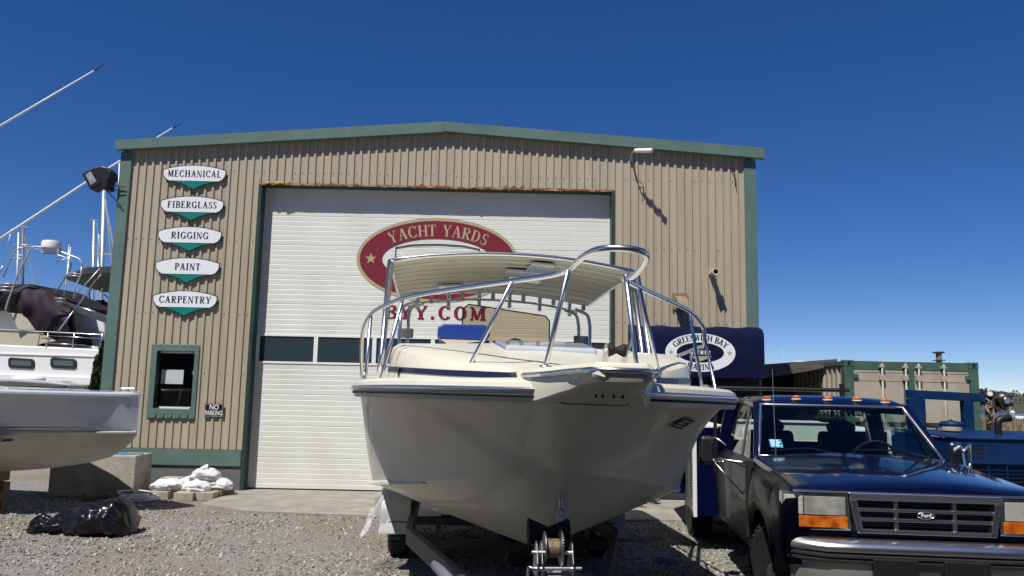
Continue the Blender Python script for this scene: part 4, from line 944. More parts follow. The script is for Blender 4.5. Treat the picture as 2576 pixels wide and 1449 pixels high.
# ------------------------------------------------------------------ pickup truck (local: +X to the front, +Y driver's side = right in the photo; s = metres aft of the bumper)
TZR = radians(-95.2)
tk = thing('pickup_truck', 'dark navy pickup with chrome grille, amber roof lamps and service body', 'truck', (2.829, 5.383, -.016), TZR)
HOODZ = [(.06,1.10),(.12,1.135),(.2,1.15),(.6,1.185),(1.2,1.225),(1.5,1.24)]
BELT = 1.20
def sill(s):
    z = .46 if s > .5 else .62; d = abs(s-.98)
    if d < .47: z = max(z, .38+sqrt(.47**2-d*d))
    return z
def bw_(s): return interp([(.06,.905),(.12,.925),(.3,.93),(1.0,.885),(1.5,.875),(3.2,.87)], s)
SL = [.06,.12,.2,.35,.45,.512,.53,.56,.62,.7,.8,.9,.98,1.06,1.16,1.26,1.34,1.40,1.43,1.449,1.5,1.6,2.2,3.0,3.12]
def side_sec(s):
    w_ = bw_(s); z0 = sill(s); flare = .035*exp(-((s-.98)/.42)**2)
    tz_ = interp(HOODZ, s)-.035 if s < 1.5 else BELT
    zc = [lerp(z0, tz_, k) for k in (0,.25,.5,.72,.88,1)]
    yo = [w_-.02+flare, w_+flare, w_+.01+flare*.6, w_+.005, w_-.02, w_-.075 if s < 1.5 else w_-.055]
    return list(zip(yo, zc))
for sd in (-1, 1):
    mb = MB(); secs = []
    for s in SL:
        q = side_sec(s); secs.append([(-s, sd*y, z) for y, z in q]+[(-s, sd*(q[-1][0]-.09), q[-1][1]+(.012 if s < 1.5 else 0))]+[(-s, sd*(q[0][0]-.12), q[0][1])])
    mb.loft(secs, close=True)
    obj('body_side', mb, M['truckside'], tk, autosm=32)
# hood
mb = MB(); secs = []
for s in [.075,.085,.11,.16,.25,.4,.6,.8,1.0,1.2,1.4,1.48]:
    z = interp(HOODZ, s); w_ = .835; k = .028
    drop = .03 if s < .08 else 0
    secs.append([(-s, y*w_, z+h-drop) for y, h in ((-1,-.055),(-.985,-.02),(-.93,-.002),(-.62,.012),(-.56,.020),(-.30,.026+k*.3),(0,.03+k*.3),(.30,.026+k*.3),(.56,.020),(.62,.012),(.93,-.002),(.985,-.02),(1,-.055))])
mb.loft(secs); hood = obj('hood', mb, M['truck'], tk, autosm=25)
mb = MB(); z = 1.09
mb.box((-.035,-.86,1.106), (-.10,.86,1.118)); obj('hood_lip', mb, M['chrome'], hood, bevel=.006)
# grille
def rect_frame(mb, x0, x1, ya, yb, za, zb, w_):
    mb.box((x0,ya,za),(x1,yb,za+w_)).box((x0,ya,zb-w_),(x1,yb,zb)).box((x0,ya,za+w_),(x1,ya+w_,zb-w_)).box((x0,yb-w_,za+w_),(x1,yb,zb-w_))
GZ0, GZ1, GW = .845, 1.105, .495
mb = MB().hexa([(-.03,-GW+.05,GZ0),(-.03,GW-.05,GZ0),(-.10,GW-.05,GZ0),(-.10,-GW+.05,GZ0)], [(-.03,-GW+.045,GZ0+.028),(-.03,GW-.045,GZ0+.028),(-.10,GW-.045,GZ0+.028),(-.10,-GW+.045,GZ0+.028)])
mb.hexa([(-.03,-GW,GZ1-.04),(-.03,GW,GZ1-.04),(-.10,GW,GZ1-.04),(-.10,-GW,GZ1-.04)], [(-.02,-GW,GZ1),(-.02,GW,GZ1),(-.10,GW,GZ1),(-.10,-GW,GZ1)])
for sd in (-1,1):
    mb.hexa([(-.03,sd*(GW-.045),GZ0+.002),(-.03,sd*(GW-.085),GZ0+.002),(-.10,sd*(GW-.085),GZ0+.002),(-.10,sd*(GW-.045),GZ0+.002)], [(-.03,sd*GW,GZ1-.041),(-.03,sd*(GW-.045),GZ1-.041),(-.10,sd*(GW-.045),GZ1-.041),(-.10,sd*GW,GZ1-.041)])
for i in (1,2):
    z = lerp(GZ0+.028, GZ1-.04, i/3); mb.box((-.038,-GW+.05,z-.011),(-.09,GW-.05,z+.011))
for y in (-.19,.19): mb.box((-.041,y-.012,GZ0+.029),(-.088,y+.012,GZ1-.041))
gr = obj('grille', mb, M['grillechrome'], tk, bevel=.004)
obj('radiator_mesh', MB().box((-.12,-.49,.84),(-.13,.49,1.10)), M['black'], gr)
mb = MB()
for i in range(3):
    z0 = lerp(GZ0+.028, GZ1-.04, i/3)
    for k in range(1,4): z = z0+k*.0155; mb.box((-.10,-.45,z),(-.119,.45,z+.003))
obj('grille_slats', mb, M['trailersteel'], gr, kind='stuff')
em = thing('x','x','x'); bpy.data.objects.remove(em)
mb = MB(); ellipse(mb, Vector((-.033,0,.975)), Vector((0,1,0)), UZ, .056, .024); em = obj('oval_emblem', mb.prism([(-.034,.056*cos(a),.975+.024*sin(a)) for a in [2*pi*i/40 for i in range(40)]], (-.02,0,0)), M['navy'], gr)
mb = MB().tube([(-.032,.054*cos(a),.975+.022*sin(a)) for a in [2*pi*i/40 for i in range(40)]], .0035, 6, closed=True); obj('emblem_rim', mb, M['chrome'], em, smooth=True)
o = sans('emblem_script', 'Ford', .036, M['white'], em, (-.030,0,.966), (pi/2,0,pi/2), .001)
# headlamps
for sd in (-1,1):
    mb = MB(); q = [(GW+.004,1.098),(.82,1.098),(.915,1.093),(.925,.86),(.82,.855),(GW-.01,.855)]
    P = [(-.055 if y < .83 else -.055-(y-.82)*.9, sd*y, z) for y, z in q]
    fr = obj('headlamp_bezel', MB().prism(P, (-.10,0,0)), M['chrome'], tk, bevel=.006)
    def pane(y0, y1, z0, z1, m, nm, x=-.051):
        f = lambda y: x-max(0, y-.82)*.9
        ys = [y0]+([.82] if y0 < .82 < y1 else [])+[y1]
        b = MB()
        for a, c in zip(ys, ys[1:]): b.hexa([(f(a),sd*a,z0),(f(c),sd*c,z0),(f(c)-.02,sd*c,z0),(f(a)-.02,sd*a,z0)], [(f(a),sd*a,z1),(f(c),sd*c,z1),(f(c)-.02,sd*c,z1),(f(a)-.02,sd*a,z1)])
        return obj(nm, b, m, fr, bevel=.003)
    pane(GW+.025,.795,.955,1.080, M['lens'], 'headlamp_lens'); pane(.802,.912,.955,1.080, M['cornerlens'], 'corner_lens', -.050); pane(GW+.012,.914,.872,.948, M['amber'], 'turn_signal')
# header panel below the grille, bumper
obj('header_panel', MB().box((-.09,-.90,.66),(-.16,.90,.865)), M['truck'], tk, bevel=.02)
def bump(prof_, m, nm, par, w0=.91, ex=0):
    mb = MB(); secs = []
    ys = [-1,-.97,-.9,-.75,-.5,0,.5,.75,.9,.97,1]
    for y in ys:
        back = .17*max(0, abs(y)-.7)**1.4/.3**1.4*.9; secs.append([(x-back, y*w0, z) for x, z in prof_])
    mb.loft(secs, close=True); return obj(nm, mb, m, par, autosm=35)
bp_ = bump([(-.04,.812),(.0,.810),(.03,.803),(.055,.79),(.072,.772),(.078,.752),(.074,.735),(.06,.725),(.0,.722),(-.04,.74)], M['chrome'], 'bumper', tk)
bump([(.0,.720),(.066,.720),(.080,.714),(.080,.700),(.064,.695),(.064,.688),(.080,.682),(.078,.668),(.064,.662),(.0,.662)], M['rubber'], 'bumper_strip', bp_, .905)
bump([(.0,.660),(.055,.660),(.045,.57),(.02,.50),(-.02,.50),(-.02,.660)], M['chromedull'] if 'chromedull' in M else M['alu'], 'lower_valance', bp_, .87)
for y in (-.25,.20):
    obj('air_slot', MB().box((.045,y-.145,.575),(.088,y+.145,.705)), M['black'], bp_, bevel=.01); 
obj('plate_bracket', MB().box((.05,-.12,.63),(.083,.10,.665)), M['black'], bp_)
# wheels
for sd in (-1,1):
    for x, y in ((-.98,.70),(-4.55,.86)):
        wh = obj('wheel', MB().lathe([(.20,-.11),(.33,-.125),(.365,-.105),(.378,-.03),(.378,.03),(.365,.105),(.33,.125),(.20,.11)], (x, sd*y, .378), 'Y', 44), M['rubber'], tk, autosm=30)
        mb = MB()
        for k in range(44):
            a = 2*pi*k/44
            for q in (-1,1): c_ = Vector((x+.377*cos(a+q*.035), sd*y, .378+.377*sin(a+q*.035))); mb.bar(c_+Vector((0,q*.02,0)), c_+Vector((0,q*.112,0)), .030, .016, up=(cos(a),0,sin(a)))
        tr_ = obj('tread', mb, M['rubber'], wh, kind='stuff')
        rm_ = obj('rim', MB().lathe([(.001,sd*.13),(.055,sd*.13),(.06,sd*.09),(.13,sd*.045),(.17,sd*.04),(.20,sd*.10),(.21,sd*.10),(.21,-sd*.08)], (x, sd*y, .378), 'Y', 32), M['rimgrey'], wh, autosm=30)
        if x > -2:
            T_ = Matrix.Translation((x, sd*y, 0)) @ Matrix.Rotation(radians(17), 4, 'Z') @ Matrix.Translation((-x, -sd*y, 0))
            for w_ in (wh, rm_, tr_): w_.data.transform(T_)
# cab greenhouse
A0, A1 = (-1.52, .80, 1.225), (-2.02, .655, 1.655)
RS = [(-2.00,1.665,.655),(-2.06,1.70,.665),(-2.2,1.735,.672),(-2.6,1.75,.68),(-2.95,1.735,.68),(-3.08,1.69,.67)]
mb = MB(); secs = []
for x, z, y in RS:
    secs.append([(x,-y-.03,z-.055),(x,-y-.012,z-.02),(x,-y+.05,z),(x,-y*.5,z+.016),(x,0,z+.02),(x,y*.5,z+.016),(x,y-.05,z),(x,y+.012,z-.02),(x,y+.03,z-.055),(x,y-.02,z-.06),(x,0,z-.03),(x,-y+.02,z-.06)])
mb.loft(secs, close=True); roof_ = obj('cab_roof', mb, M['truck'], tk, autosm=35)
cabp = MB()
for sd in (-1,1):
    cabp.bar((-1.50,sd*.80,1.20), (-2.03,sd*.675,1.67), .05,.07)
    cabp.bar((-3.02,sd*.81,1.18), (-2.98,sd*.70,1.70), .05,.15)
    cabp.bar((-2.0,sd*.69,1.675), (-3.0,sd*.70,1.705), .045,.05)
cabp.box((-3.08,-.84,.5),(-3.12,.84,1.28)).bar((-3.10,-.75,1.30),(-3.06,-.68,1.68),.04,.20, up=(1,0,0)).bar((-3.10,.75,1.30),(-3.06,.68,1.68),.04,.20, up=(1,0,0)).box((-3.06,-.7,1.62),(-3.10,.7,1.70))
obj('cab_pillars', cabp, M['truck'], tk, bevel=.01)
wscr = [Vector((-1.515,-.775,1.228)), Vector((-1.515,.775,1.228)), Vector((-2.005,.645,1.668)), Vector((-2.005,-.645,1.668))]
def wsp(u, v):                                           # windscreen surface with a little curvature
    p = wscr[0].lerp(wscr[1], u).lerp(wscr[3].lerp(wscr[2], u), v); return p+Vector((.05*(1-(2*u-1)**2), 0, 0))
mb = MB(); mb.loft([[wsp(u/10, v/4) for u in range(11)] for v in range(5)]); wnd = obj('windscreen', mb, M['autoglass'], tk, smooth=True, fix=False)
P = [wsp(u/12, 0) for u in range(13)]+[wsp(1, v/4) for v in range(1,5)]+[wsp(1-u/12, 1) for u in range(1,13)]+[wsp(0, 1-v/4) for v in range(1,4)]
cl = MB().tube([p+Vector((.006,0,.004)) for p in P], .015, 8, closed=True); obj('chrome_trim', cl, M['chrome'], wnd, smooth=True)
obj('rear_window', MB().add([(-3.087,-.58,1.29),(-3.087,.58,1.29),(-3.087,.58,1.61),(-3.087,-.58,1.61)], [(0,1,2,3)]), M['autoglass'], tk)
for sd in (-1,1):
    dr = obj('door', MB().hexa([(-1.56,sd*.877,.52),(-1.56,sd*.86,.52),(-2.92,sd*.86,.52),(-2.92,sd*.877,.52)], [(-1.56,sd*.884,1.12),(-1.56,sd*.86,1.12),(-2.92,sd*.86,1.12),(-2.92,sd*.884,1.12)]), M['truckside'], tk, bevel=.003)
    obj('side_window', MB().add([(-1.62,sd*.83,1.20),(-2.90,sd*.83,1.20),(-2.86,sd*.71,1.66),(-2.08,sd*.705,1.655)], [(0,1,2,3)]), M['autoglass'], dr)
    obj('door_handle', MB().tube(spline([(-2.6,sd*.885,1.08),(-2.62,sd*.91,1.08),(-2.76,sd*.91,1.08),(-2.78,sd*.885,1.08)],3), .010, 8), M['chrome'], dr, smooth=True)
    obj('vent_bar', MB().bar((-1.95,sd*.832,1.20),(-2.15,sd*.712,1.645),.02,.015), M['black'], dr)
    mo = -.15 if sd > 0 else 0
    mir = obj('mirror', MB().hexa([(-1.78,sd*(1.10+mo),1.12),(-1.78,sd*(1.25+mo),1.12),(-1.86,sd*(1.25+mo),1.12),(-1.86,sd*(1.10+mo),1.12)], [(-1.80,sd*(1.11+mo),1.38),(-1.80,sd*(1.23+mo),1.38),(-1.86,sd*(1.23+mo),1.38),(-1.86,sd*(1.11+mo),1.38)]), M['mirrorcap'] if sd > 0 else M['black'], tk, bevel=.03)
    obj('mirror_arm', MB().tube(spline([(-1.62,sd*.87,1.16),(-1.70,sd*1.05,1.175),(-1.80,sd*1.12,1.17),(-1.80,sd*1.13,1.33),(-1.74,sd*1.10,1.36),(-1.70,sd*1.02,1.30)],4), .011, 8).tube([(-1.78,sd*1.13,1.165),(-1.70,sd*.885,.88)], .007, 6), M['chrome'], mir, smooth=True)
for i, y in enumerate((-.56,-.29,0,.27,.53)):
    x = -2.09-.02*(abs(y) > .5); lm = obj('roof_marker_lamp', MB().lathe([(.044,0),(.046,.007),(.042,.010)], (x,y,1.722-.012*(abs(y)>.5)), n=20), M['white'], tk)
    obj('amber_lens', MB().lathe([(.038,0),(.037,.019),(.026,.031),(.01,.034)], (x,y,1.733-.012*(abs(y)>.5)), n=20), M['amber'], lm, smooth=True)
for a, b, c_ in (((-1.50,-.12,1.262),(-1.60,-.32,1.30),(-1.56,-.66,1.275)), ((-1.50,.66,1.255),(-1.60,.42,1.30),(-1.60,.05,1.30))):
    obj('wiper', MB().tube(spline([a, b, c_],6), .008, 6).cyl((a[0],a[1],a[2]-.03),(a[0],a[1],a[2]+.015),.018,n=10), M['black'], tk)
obj('aerial', MB().tube([(-1.38,-.66,1.20),(-1.42,-.665,1.99)], [.004,.002], 6), M['alu'], tk)
obj('cowl_vent', MB().box((-1.44,-.74,1.222),(-1.53,.74,1.236)), M['black'], tk)
# interior
inn = obj('dashboard', MB().hexa([(-1.6,-.8,1.0),(-1.6,.8,1.0),(-2.0,.8,1.0),(-2.0,-.8,1.0)], [(-1.6,-.76,1.21),(-1.6,.76,1.21),(-1.9,.76,1.20),(-1.9,-.76,1.20)]), M['cab'], tk, bevel=.02)
for y in (-.36,.36):
    st_ = obj('seat', MB().hexa([(-2.72,y-.26,.9),(-2.72,y+.26,.9),(-2.9,y+.26,.9),(-2.9,y-.26,.9)], [(-2.82,y-.23,1.40),(-2.82,y+.23,1.40),(-2.93,y+.23,1.40),(-2.93,y-.23,1.40)]), M['cab'], tk, bevel=.04)
    obj('headrest', MB().ball((-2.87,y,1.44), .15, 14, 8, (.35,1,.55)), M['cab'], st_, smooth=True)
obj('steering_wheel', MB().tube([(-2.02+.06*sin(a),.38+.19*cos(a),1.20+.16*sin(a)) for a in [2*pi*i/24 for i in range(24)]], .013, 8, closed=True).bar((-2.0,.20,1.2),(-2.0,.56,1.2),.03,.03), M['cab'], tk, smooth=True)
obj('rear_view_mirror', MB().ball((-1.99,-.02,1.555), .14, 16, 8, (.12,1,.28)).tube([(-1.98,0,1.58),(-1.97,0,1.64)], .01), M['cab'], tk, smooth=True)
obj('cab_floor', MB().box((-1.3,-.85,.55),(-3.07,.85,.60)).box((-1.45,-.9,.55),(-1.48,.9,1.19)), M['cab'], tk)
# windscreen lettering and stickers
x_, s_ = wsp(.62,.86), 0
ang = atan2(wscr[3].z-wscr[0].z, wscr[0].x-wscr[3].x)
o = sans('windscreen_lettering', 'Atlantis Mar', .105, mat('black vinyl', (.001,.001,.001), 1, spec=0), wnd, (0,0,0), (0,0,0), .003, sx=.95)
vy = Vector((0,1,0)); vn = Vector((cos(pi/2-ang), 0, sin(pi/2-ang))); vu = vn.cross(vy)
o.matrix_local = Matrix.Translation(wsp(.50,.855)-vn*.022+vy*.02) @ Matrix((( vy.x,vu.x,vn.x),(vy.y,vu.y,vn.y),(vy.z,vu.z,vn.z))).to_4x4()
p = wsp(.065,.16)+vn*.008; M['sticker'] = mat('blue sticker', (.03,.30,.55), .4, var=.35, vscale=60)
sk = obj('inspection_sticker', MB().add([p, p+vy*.11, p+vy*.11+vu*.10, p+vu*.10], [(0,1,2,3)]), M['sticker'], wnd, fix=False)
mb = MB()
for i in range(4): q = p+vn*.001+vu*(.015+.022*i)+vy*.01; mb.add([q, q+vy*(.09-.02*(i%2)), q+vy*(.09-.02*(i%2))+vu*.010, q+vu*.010], [(0,1,2,3)])
obj('sticker_print', mb, M['signwhite'], sk, fix=False)
# service body
def sbox(a, b, m, nm, par=tk, bv=.006): return obj(nm, MB().box(a, b), m, par, bevel=bv)
for sd in (-1,1):
    mb = MB(); x0, x1 = -3.45, -6.3
    for xa, xb, za in ((x0,-4.12,.42),(-4.12,-5.02,.86),(-5.02,x1,.46)): mb.box((xa,sd*.68,za),(xb+.0005,sd*1.06,1.38))
    bx = obj('service_box', mb, M['bedblue'], tk)
    for xa, xb, za in ((x0-.02,-3.78,.46),(-3.82,-4.10,.46),(-4.15,-5.0,.90),(-5.05,-6.25,.50)):
        pn = obj('compartment_door', MB().box((xa,sd*1.061,za),(xb,sd*1.075,1.34)), M['panelgrey'] if 'panelgrey' in M else M['bedblue'], bx, bevel=.003)
        obj('latch', MB().box((xb+.05,sd*1.076,1.0),(xb+.09,sd*1.09,1.08)), M['chrome'], pn)
    obj('edge_strip', MB().box((x0+.002,sd*1.035,.40),(x0-.018,sd*1.079,1.385)), M['white'], bx)
    obj('box_lid', MB().box((x0,sd*.67,1.384),(x1,sd*1.07,1.40)), M['white'], bx)
sbox((-3.40,-.68,.60),(-6.3,.68,.66), M['shed'], 'bed_floor')
sbox((-3.5,-.60,.67),(-4.3,.62,1.46), M['white'], 'toolbox', bv=.01)
obj('headache_rack', MB().tube([(-3.3,-.92,1.83),(-3.3,.60,1.83)], .022).tube([(-3.3,-.85,.9),(-3.3,-.85,1.83)], .02).tube([(-3.3,.52,.9),(-3.3,.52,1.90)], .028), M['black'], tk)
sbox((-1.3,-.40,.38),(-6.2,-.30,.52), M['black'], 'chassis_rail'); sbox((-1.3,.30,.38),(-6.2,.40,.52), M['black'], 'chassis_rail'); sbox((-.3,-.5,.45),(-1.4,.5,1.02), M['black'], 'engine_block', bv=.05)
# ------------------------------------------------------------------ shipping container
cy = 14.25; c0 = at(2124,905,cy); c1 = at(2460,905,cy); cz = c0.z
cx0, cx1 = c0.x, c0.x+2.44
con = thing('shipping_container', 'tan shipping container with green frame and locking bars on its doors', 'container', (cx0, cy, 0))
W_, H_, Ln = 2.44, cz, 6.06
def side_panel(x, sgn):
    mb = MB(); n = 26; V = []
    for i in range(n):
        y0 = .16+i*(Ln-.3)/n; st_ = (Ln-.3)/n
        for f, d in ((0,0),(.3,0),(.5,.036),(.8,.036)): V.append((y0+f*st_, d))
    V.append((Ln-.14, 0))
    for (a, da), (b, db) in zip(V, V[1:]): mb.add([(x+sgn*da,a,.15),(x+sgn*db,b,.15),(x+sgn*db,b,H_-.10),(x+sgn*da,a,H_-.10)], [(0,1,2,3)])
    return mb
obj('side_wall', side_panel(.02, 1), M['contan'], con, fix=False); obj('side_wall', side_panel(W_-.02, -1), M['contan'], con, fix=False)
obj('container_roof', MB().box((.03,.1,H_-.05),(W_-.03,Ln-.1,H_-.03)), M['slate'], con)
mb = MB().box((.165,.03,H_-.17),(W_-.165,.12,H_-.012)).box((.165,.03,.0),(W_-.165,.12,.16))
for x in (0,W_-.09): mb.box((x,.17,H_-.10),(x+.09,Ln-.17,H_-.02)).box((x,.17,0),(x+.09,Ln-.17,.15))
obj('frame_rails', mb, M['congreen'], con, bevel=.006)
for x in (0, W_-.163):
    for y in (0, Ln-.163):
        po = obj('corner_post', MB().box((x,y,.12),(x+.163,y+.163,H_-.12)), M['congreen'], con, bevel=.008)
        for z in (0,H_-.12): 
            obj('corner_casting', MB().box((x-.004,y-.006,z),(x+.167,y+.17,z+.12)), M['congreen'], po, bevel=.012)
            obj('casting_hole', MB().ball((x+.082,y-.006,z+.062), .04, 14, 6, (.8,.15,1)), M['black'], po)
for i, x0 in enumerate((.17, W_/2+.055)):
    x1 = x0+W_/2-.225; mb = MB()
    mb.box((x0,.02,.17),(x1,.06,H_-.18))
    d = obj('container_door', mb, M['contan'], con, bevel=.004)
    obj('door_panel_rib', MB().box((x0+.02,.014,H_-.215),(x1-.02,.019,H_-.20)).box((x0+.02,.014,H_-.37),(x1-.02,.019,H_-.362)), M['contan'], d)
    for z in (.62,1.22,): obj('door_seam', MB().box((x0+.01,.015,z),(x1-.01,.0195,z+.085)), M['darkbrown'], d)
    for f in (.50,.93) if i == 0 else (.06,.52):
        bx = lerp(x0, x1, f)
        bar = obj('locking_bar', MB().cyl((bx,-.035,.10),(bx,-.035,H_-.05), .017, n=10), M['contan'], d, smooth=True)
        for z0, z1 in ((H_-.13,H_-.09),(H_-.36,H_-.26),(1.15,1.24)): obj('bar_keeper', MB().box((bx-.05,-.055,z0),(bx+.04,.012,z1)), M['contan'], bar, bevel=.005)
obj('door_centre_post', MB().box((W_/2-.15,.0,.17),(W_/2+.05,.07,H_-.175)), M['congreen'], con, bevel=.006)
for z in (H_-.32,1.30):
    for x in (.155,W_-.24): obj('hinge', MB().box((x,-.02,z),(x+.085,.02,z+.07)), M['congreen'], con, bevel=.004)
p = Vector((at(2362,905,cy+1.5).x, cy+1.5, H_-.03))
t = thing('roof_vent', 'small rusty framed vent stub standing on the container roof', 'vent', tuple(p))
obj('pipe', MB().cyl((0,0,0),(0,0,.27),.055), M['lampbox'], t); obj('cap', MB().box((-.08,-.08,.27),(.08,.08,.30)).box((-.09,-.09,.12),(.09,.09,.135)), M['darkbrown'], t)
for nm, lb, x, y, r, sq in (('white_tarp','low white plastic sheet lying along the container roof',1.2,.8,.42,(1.4,.5,.06)),('tarp_roll','grey white tarp lying across the left edge of the container roof',-.10,1.5,.30,(1.2,.6,.09))):
    o = obj(nm, MB().ball((cx0+x, cy+y, H_+.0), r, 20, 10, sq, noise=.08, seed=5), M['sandbag'], smooth=True); tag(o, lb, 'tarp')
# ------------------------------------------------------------------ dark open shed behind
t = thing('open_shed', 'dark open sided shed with weathered sloping roof boards beside the container', 'shed', (5.4, 16, 0))
a, b, b2, c_, d = at(1925,920,14.6), at(2105,903,16.6), at(2040,930,16.6), at(1925,950,14.6), at(2107,912,16.6)
o = Vector((5.4,16,0))
A_, B_ = at(1900,918,15.2)-o, at(2106,903,15.2)-o; C_, D_ = at(1900,955,15.2)-o, at(2106,918,15.2)-o
obj('fascia_board', MB().prism([A_, B_, D_, at(2040,932,15.2)-o, C_], (0,.08,0)), M['slate'], t)
obj('shed_roof', MB().hexa([A_+Vector((0,.08,-.05)), B_+Vector((0,.08,-.05)), B_+Vector((0,5,-.2)), A_+Vector((0,5,-.2))], [A_+Vector((0,.08,-.01)), B_+Vector((0,.08,-.01)), B_+Vector((0,5,-.16)), A_+Vector((0,5,-.16))]), M['slate'], t)
obj('back_wall', MB().box((-2.5,.9,0),(1.1,1.0,2.35)), M['shed'], t)
obj('side_wall', MB().box((-1.26,-.5,0),(-1.2,3,2.2)), M['shed'], t)
p = at(1971,905,22); tag(obj('whip_aerial', MB().tube([p, p+Vector((-.01,0,.95*.35))], .006, 6), M['white']), 'thin white aerial above the dark shed roof', 'aerial')
# ------------------------------------------------------------------ blue yard machine
Y0 = 9.2
ml = at(2412,1105,Y0); mr = ml.x+1.75; mz = ml.z
mc = thing('yard_tractor', 'blue yard tractor with louvred engine cover and square roll frame', 'tractor', (ml.x, Y0, 0))
mb = MB(); x0, x1 = 0, 1.75
mb.box((0,0,.35),(.12,.06,mz)).box((1.62,0,.35),(1.75,.06,mz)).box((.12,0,mz-.28),(1.62,.06,mz)).box((.12,0,.35),(1.62,.06,.5))
hd = obj('engine_cover', mb, M['machine'], mc, bevel=.006)
obj('cover_top', MB().hexa([(-.02,-.02,mz+.002),(1.78,-.02,mz+.002),(1.78,1.5,mz+.03),(-.02,1.5,mz+.03)], [(-.02,-.02,mz+.018),(1.78,-.02,mz+.018),(1.78,1.5,mz+.05),(-.02,1.5,mz+.05)]).box((0,.06,.35),(.03,1.5,mz)).box((1.72,.06,.35),(1.75,1.5,mz)), M['machine'], hd, bevel=.004)
obj('radiator', MB().box((.12,.12,.5),(1.62,.14,mz-.28)), M['black'], hd)
mb = MB()
for k in range(14): z = mz-.31-.043*k; mb.box((.13,.02,z),(1.61,.035,z+.010))
for k in range(1,7): x = .12+k*1.5/7; mb.box((x,.012,.5),(x+.012,.0195,mz-.28))
obj('grille_bars', mb, M['machine'], hd, kind='stuff')
for xo in (.04,1.02):
    mb = MB()
    for k in range(4): mb.box((xo+.02,-.004,mz-.07-.045*k),(xo+.24,.002,mz-.05-.045*k))
    obj('louvre', mb, M['black'], hd)
obj('maker_plate', MB().box((1.02,-.008,mz-.165),(1.13,-.005,mz-.145)).box((1.02,-.008,mz-.20),(1.13,-.005,mz-.18)), M['beige'], hd)
ff = lambda u, v, Y: at(u,v,Y)-Vector((ml.x,Y0,0))
YF = 11.2
a = ff(2283,991,YF); b = ff(2474,1001,YF)
fr_ = MB().bar(a, b, .12, .12); 
obj('roll_bar', fr_, M['machine'], mc, bevel=.006)
obj('roll_post', MB().bar(ff(2303,1003,YF), Vector((ff(2303,1003,YF).x,YF-Y0,.4)), .22,.12), M['machine'], mc, bevel=.006)
obj('roll_post', MB().bar(ff(2431,1008,YF), Vector((ff(2431,1008,YF).x,YF-Y0,.4)), .13,.12), M['machine'], mc, bevel=.006)
obj('cowl', MB().box((-.62,1.2,.5),(.0,2.2,mz+.02)), M['machine'], mc, bevel=.02)
p = ff(2394,1083,10.2); q_ = MB().lathe([(.07,-.16),(.075,-.02),(.125,.0),(.135,.05),(.135,.06)], tuple(p)); ac = obj('air_cleaner', q_, M['canvas'], mc, autosm=40)
obj('cleaner_cap', MB().lathe([(.14,.06),(.145,.085),(.12,.115),(.03,.125),(.01,.14)], tuple(p)), M['machine'], ac, autosm=40)
p = ff(2335,1092,10.6); obj('tractor_steering_wheel', MB().tube([p+Vector((.17*cos(a),.07*sin(a),.10*sin(a)+.02)) for a in [2*pi*i/24 for i in range(24)]], .012, 8, closed=True).tube([p+Vector((-.17,0,.02)), p+Vector((.17,0,.02))], .01).tube([p, p+Vector((0,.1,-.3))], .02), M['black'], mc, smooth=True)
p = ff(2513,1112,9.9); obj('exhaust_stack', MB().tube(spline([p+Vector((0,0,-.1)), p+Vector((0,0,.12)), p+Vector((.0,0,.24)), p+Vector((.06,0,.29)), p+Vector((.16,0,.30))],5), .045, 14), M['black'], mc, smooth=True)
obj('lower_body', MB().box((-.6,.1,.25),(1.7,2.4,.5)), M['black'], mc)
for x in (-.05,1.8):
    for y in (.4,2.0): obj('wheel', MB().lathe([(.1,-.12),(.36,-.13),(.40,-.08),(.40,.08),(.36,.13),(.1,.12)], (x,y,.40), 'X', 30), M['rubber'], mc, autosm=30)
# ------------------------------------------------------------------ gear on a pile, pilings, reeds, lamp post, far boats
p = at(2492,1004,15); t = thing('outboard_powerhead', 'bare greasy outboard engine head with white rope, mounted high on a post', 'engine', (p.x, 15, 0)); z = p.z
obj('post', MB().cyl((-.02,.05,0),(-.02,.05,z-.1), .06, n=12), M['wood'], t)
M['grease'] = mat('greasy engine metal', (.10,.085,.075), .4, .6, var=.6, vscale=18)
mb = MB(); rnd = random.Random(12)
for k in range(26):
    c_ = Vector((rnd.uniform(-.26,.30), rnd.uniform(-.12,.12), rnd.uniform(-.14,.14)+z)); r = rnd.uniform(.025,.075); d = Vector((rnd.uniform(-1,1), rnd.uniform(-.5,.5), rnd.uniform(-.6,.6))).normalized()*rnd.uniform(.05,.16)
    mb.cyl(c_-d, c_+d, r, n=10)
mb.ball((.22,0,z+.02), .17, 16, 10, (1,1,.8)); obj('engine', mb, M['grease'], t, autosm=40)
mb = MB().tube([(-.34,0,z+.15),(-.10,-.05,z+.09),(.10,-.05,z+.02)], .025)
for k in range(5): mb.lathe([(.05,-.01),(.06,-.01),(.06,.01),(.05,.01)], (.20,-.16-.005*k,z-.02), 'Y', 16)
obj('engine_bracket', mb, M['alu'], t, smooth=True)
mb = MB()
for k in range(7):
    P = [Vector((-.14+.055*cos(a)*(1+.3*sin(k)), -.16-.012*k+.02*sin(3*a), z-.16+.10*sin(a)*(1+.2*sin(k*2))-.012*k)) for a in [2*pi*i/16 for i in range(16)]]; mb.tube(P, .007, 6, closed=True)
obj('rope_coil', mb, M['rope'], t, smooth=True)
for u, v, Y, h in ((2480,1050,17,.9),(2558,1036,30,2.2),(2525,1040,24,.8)):
    pass
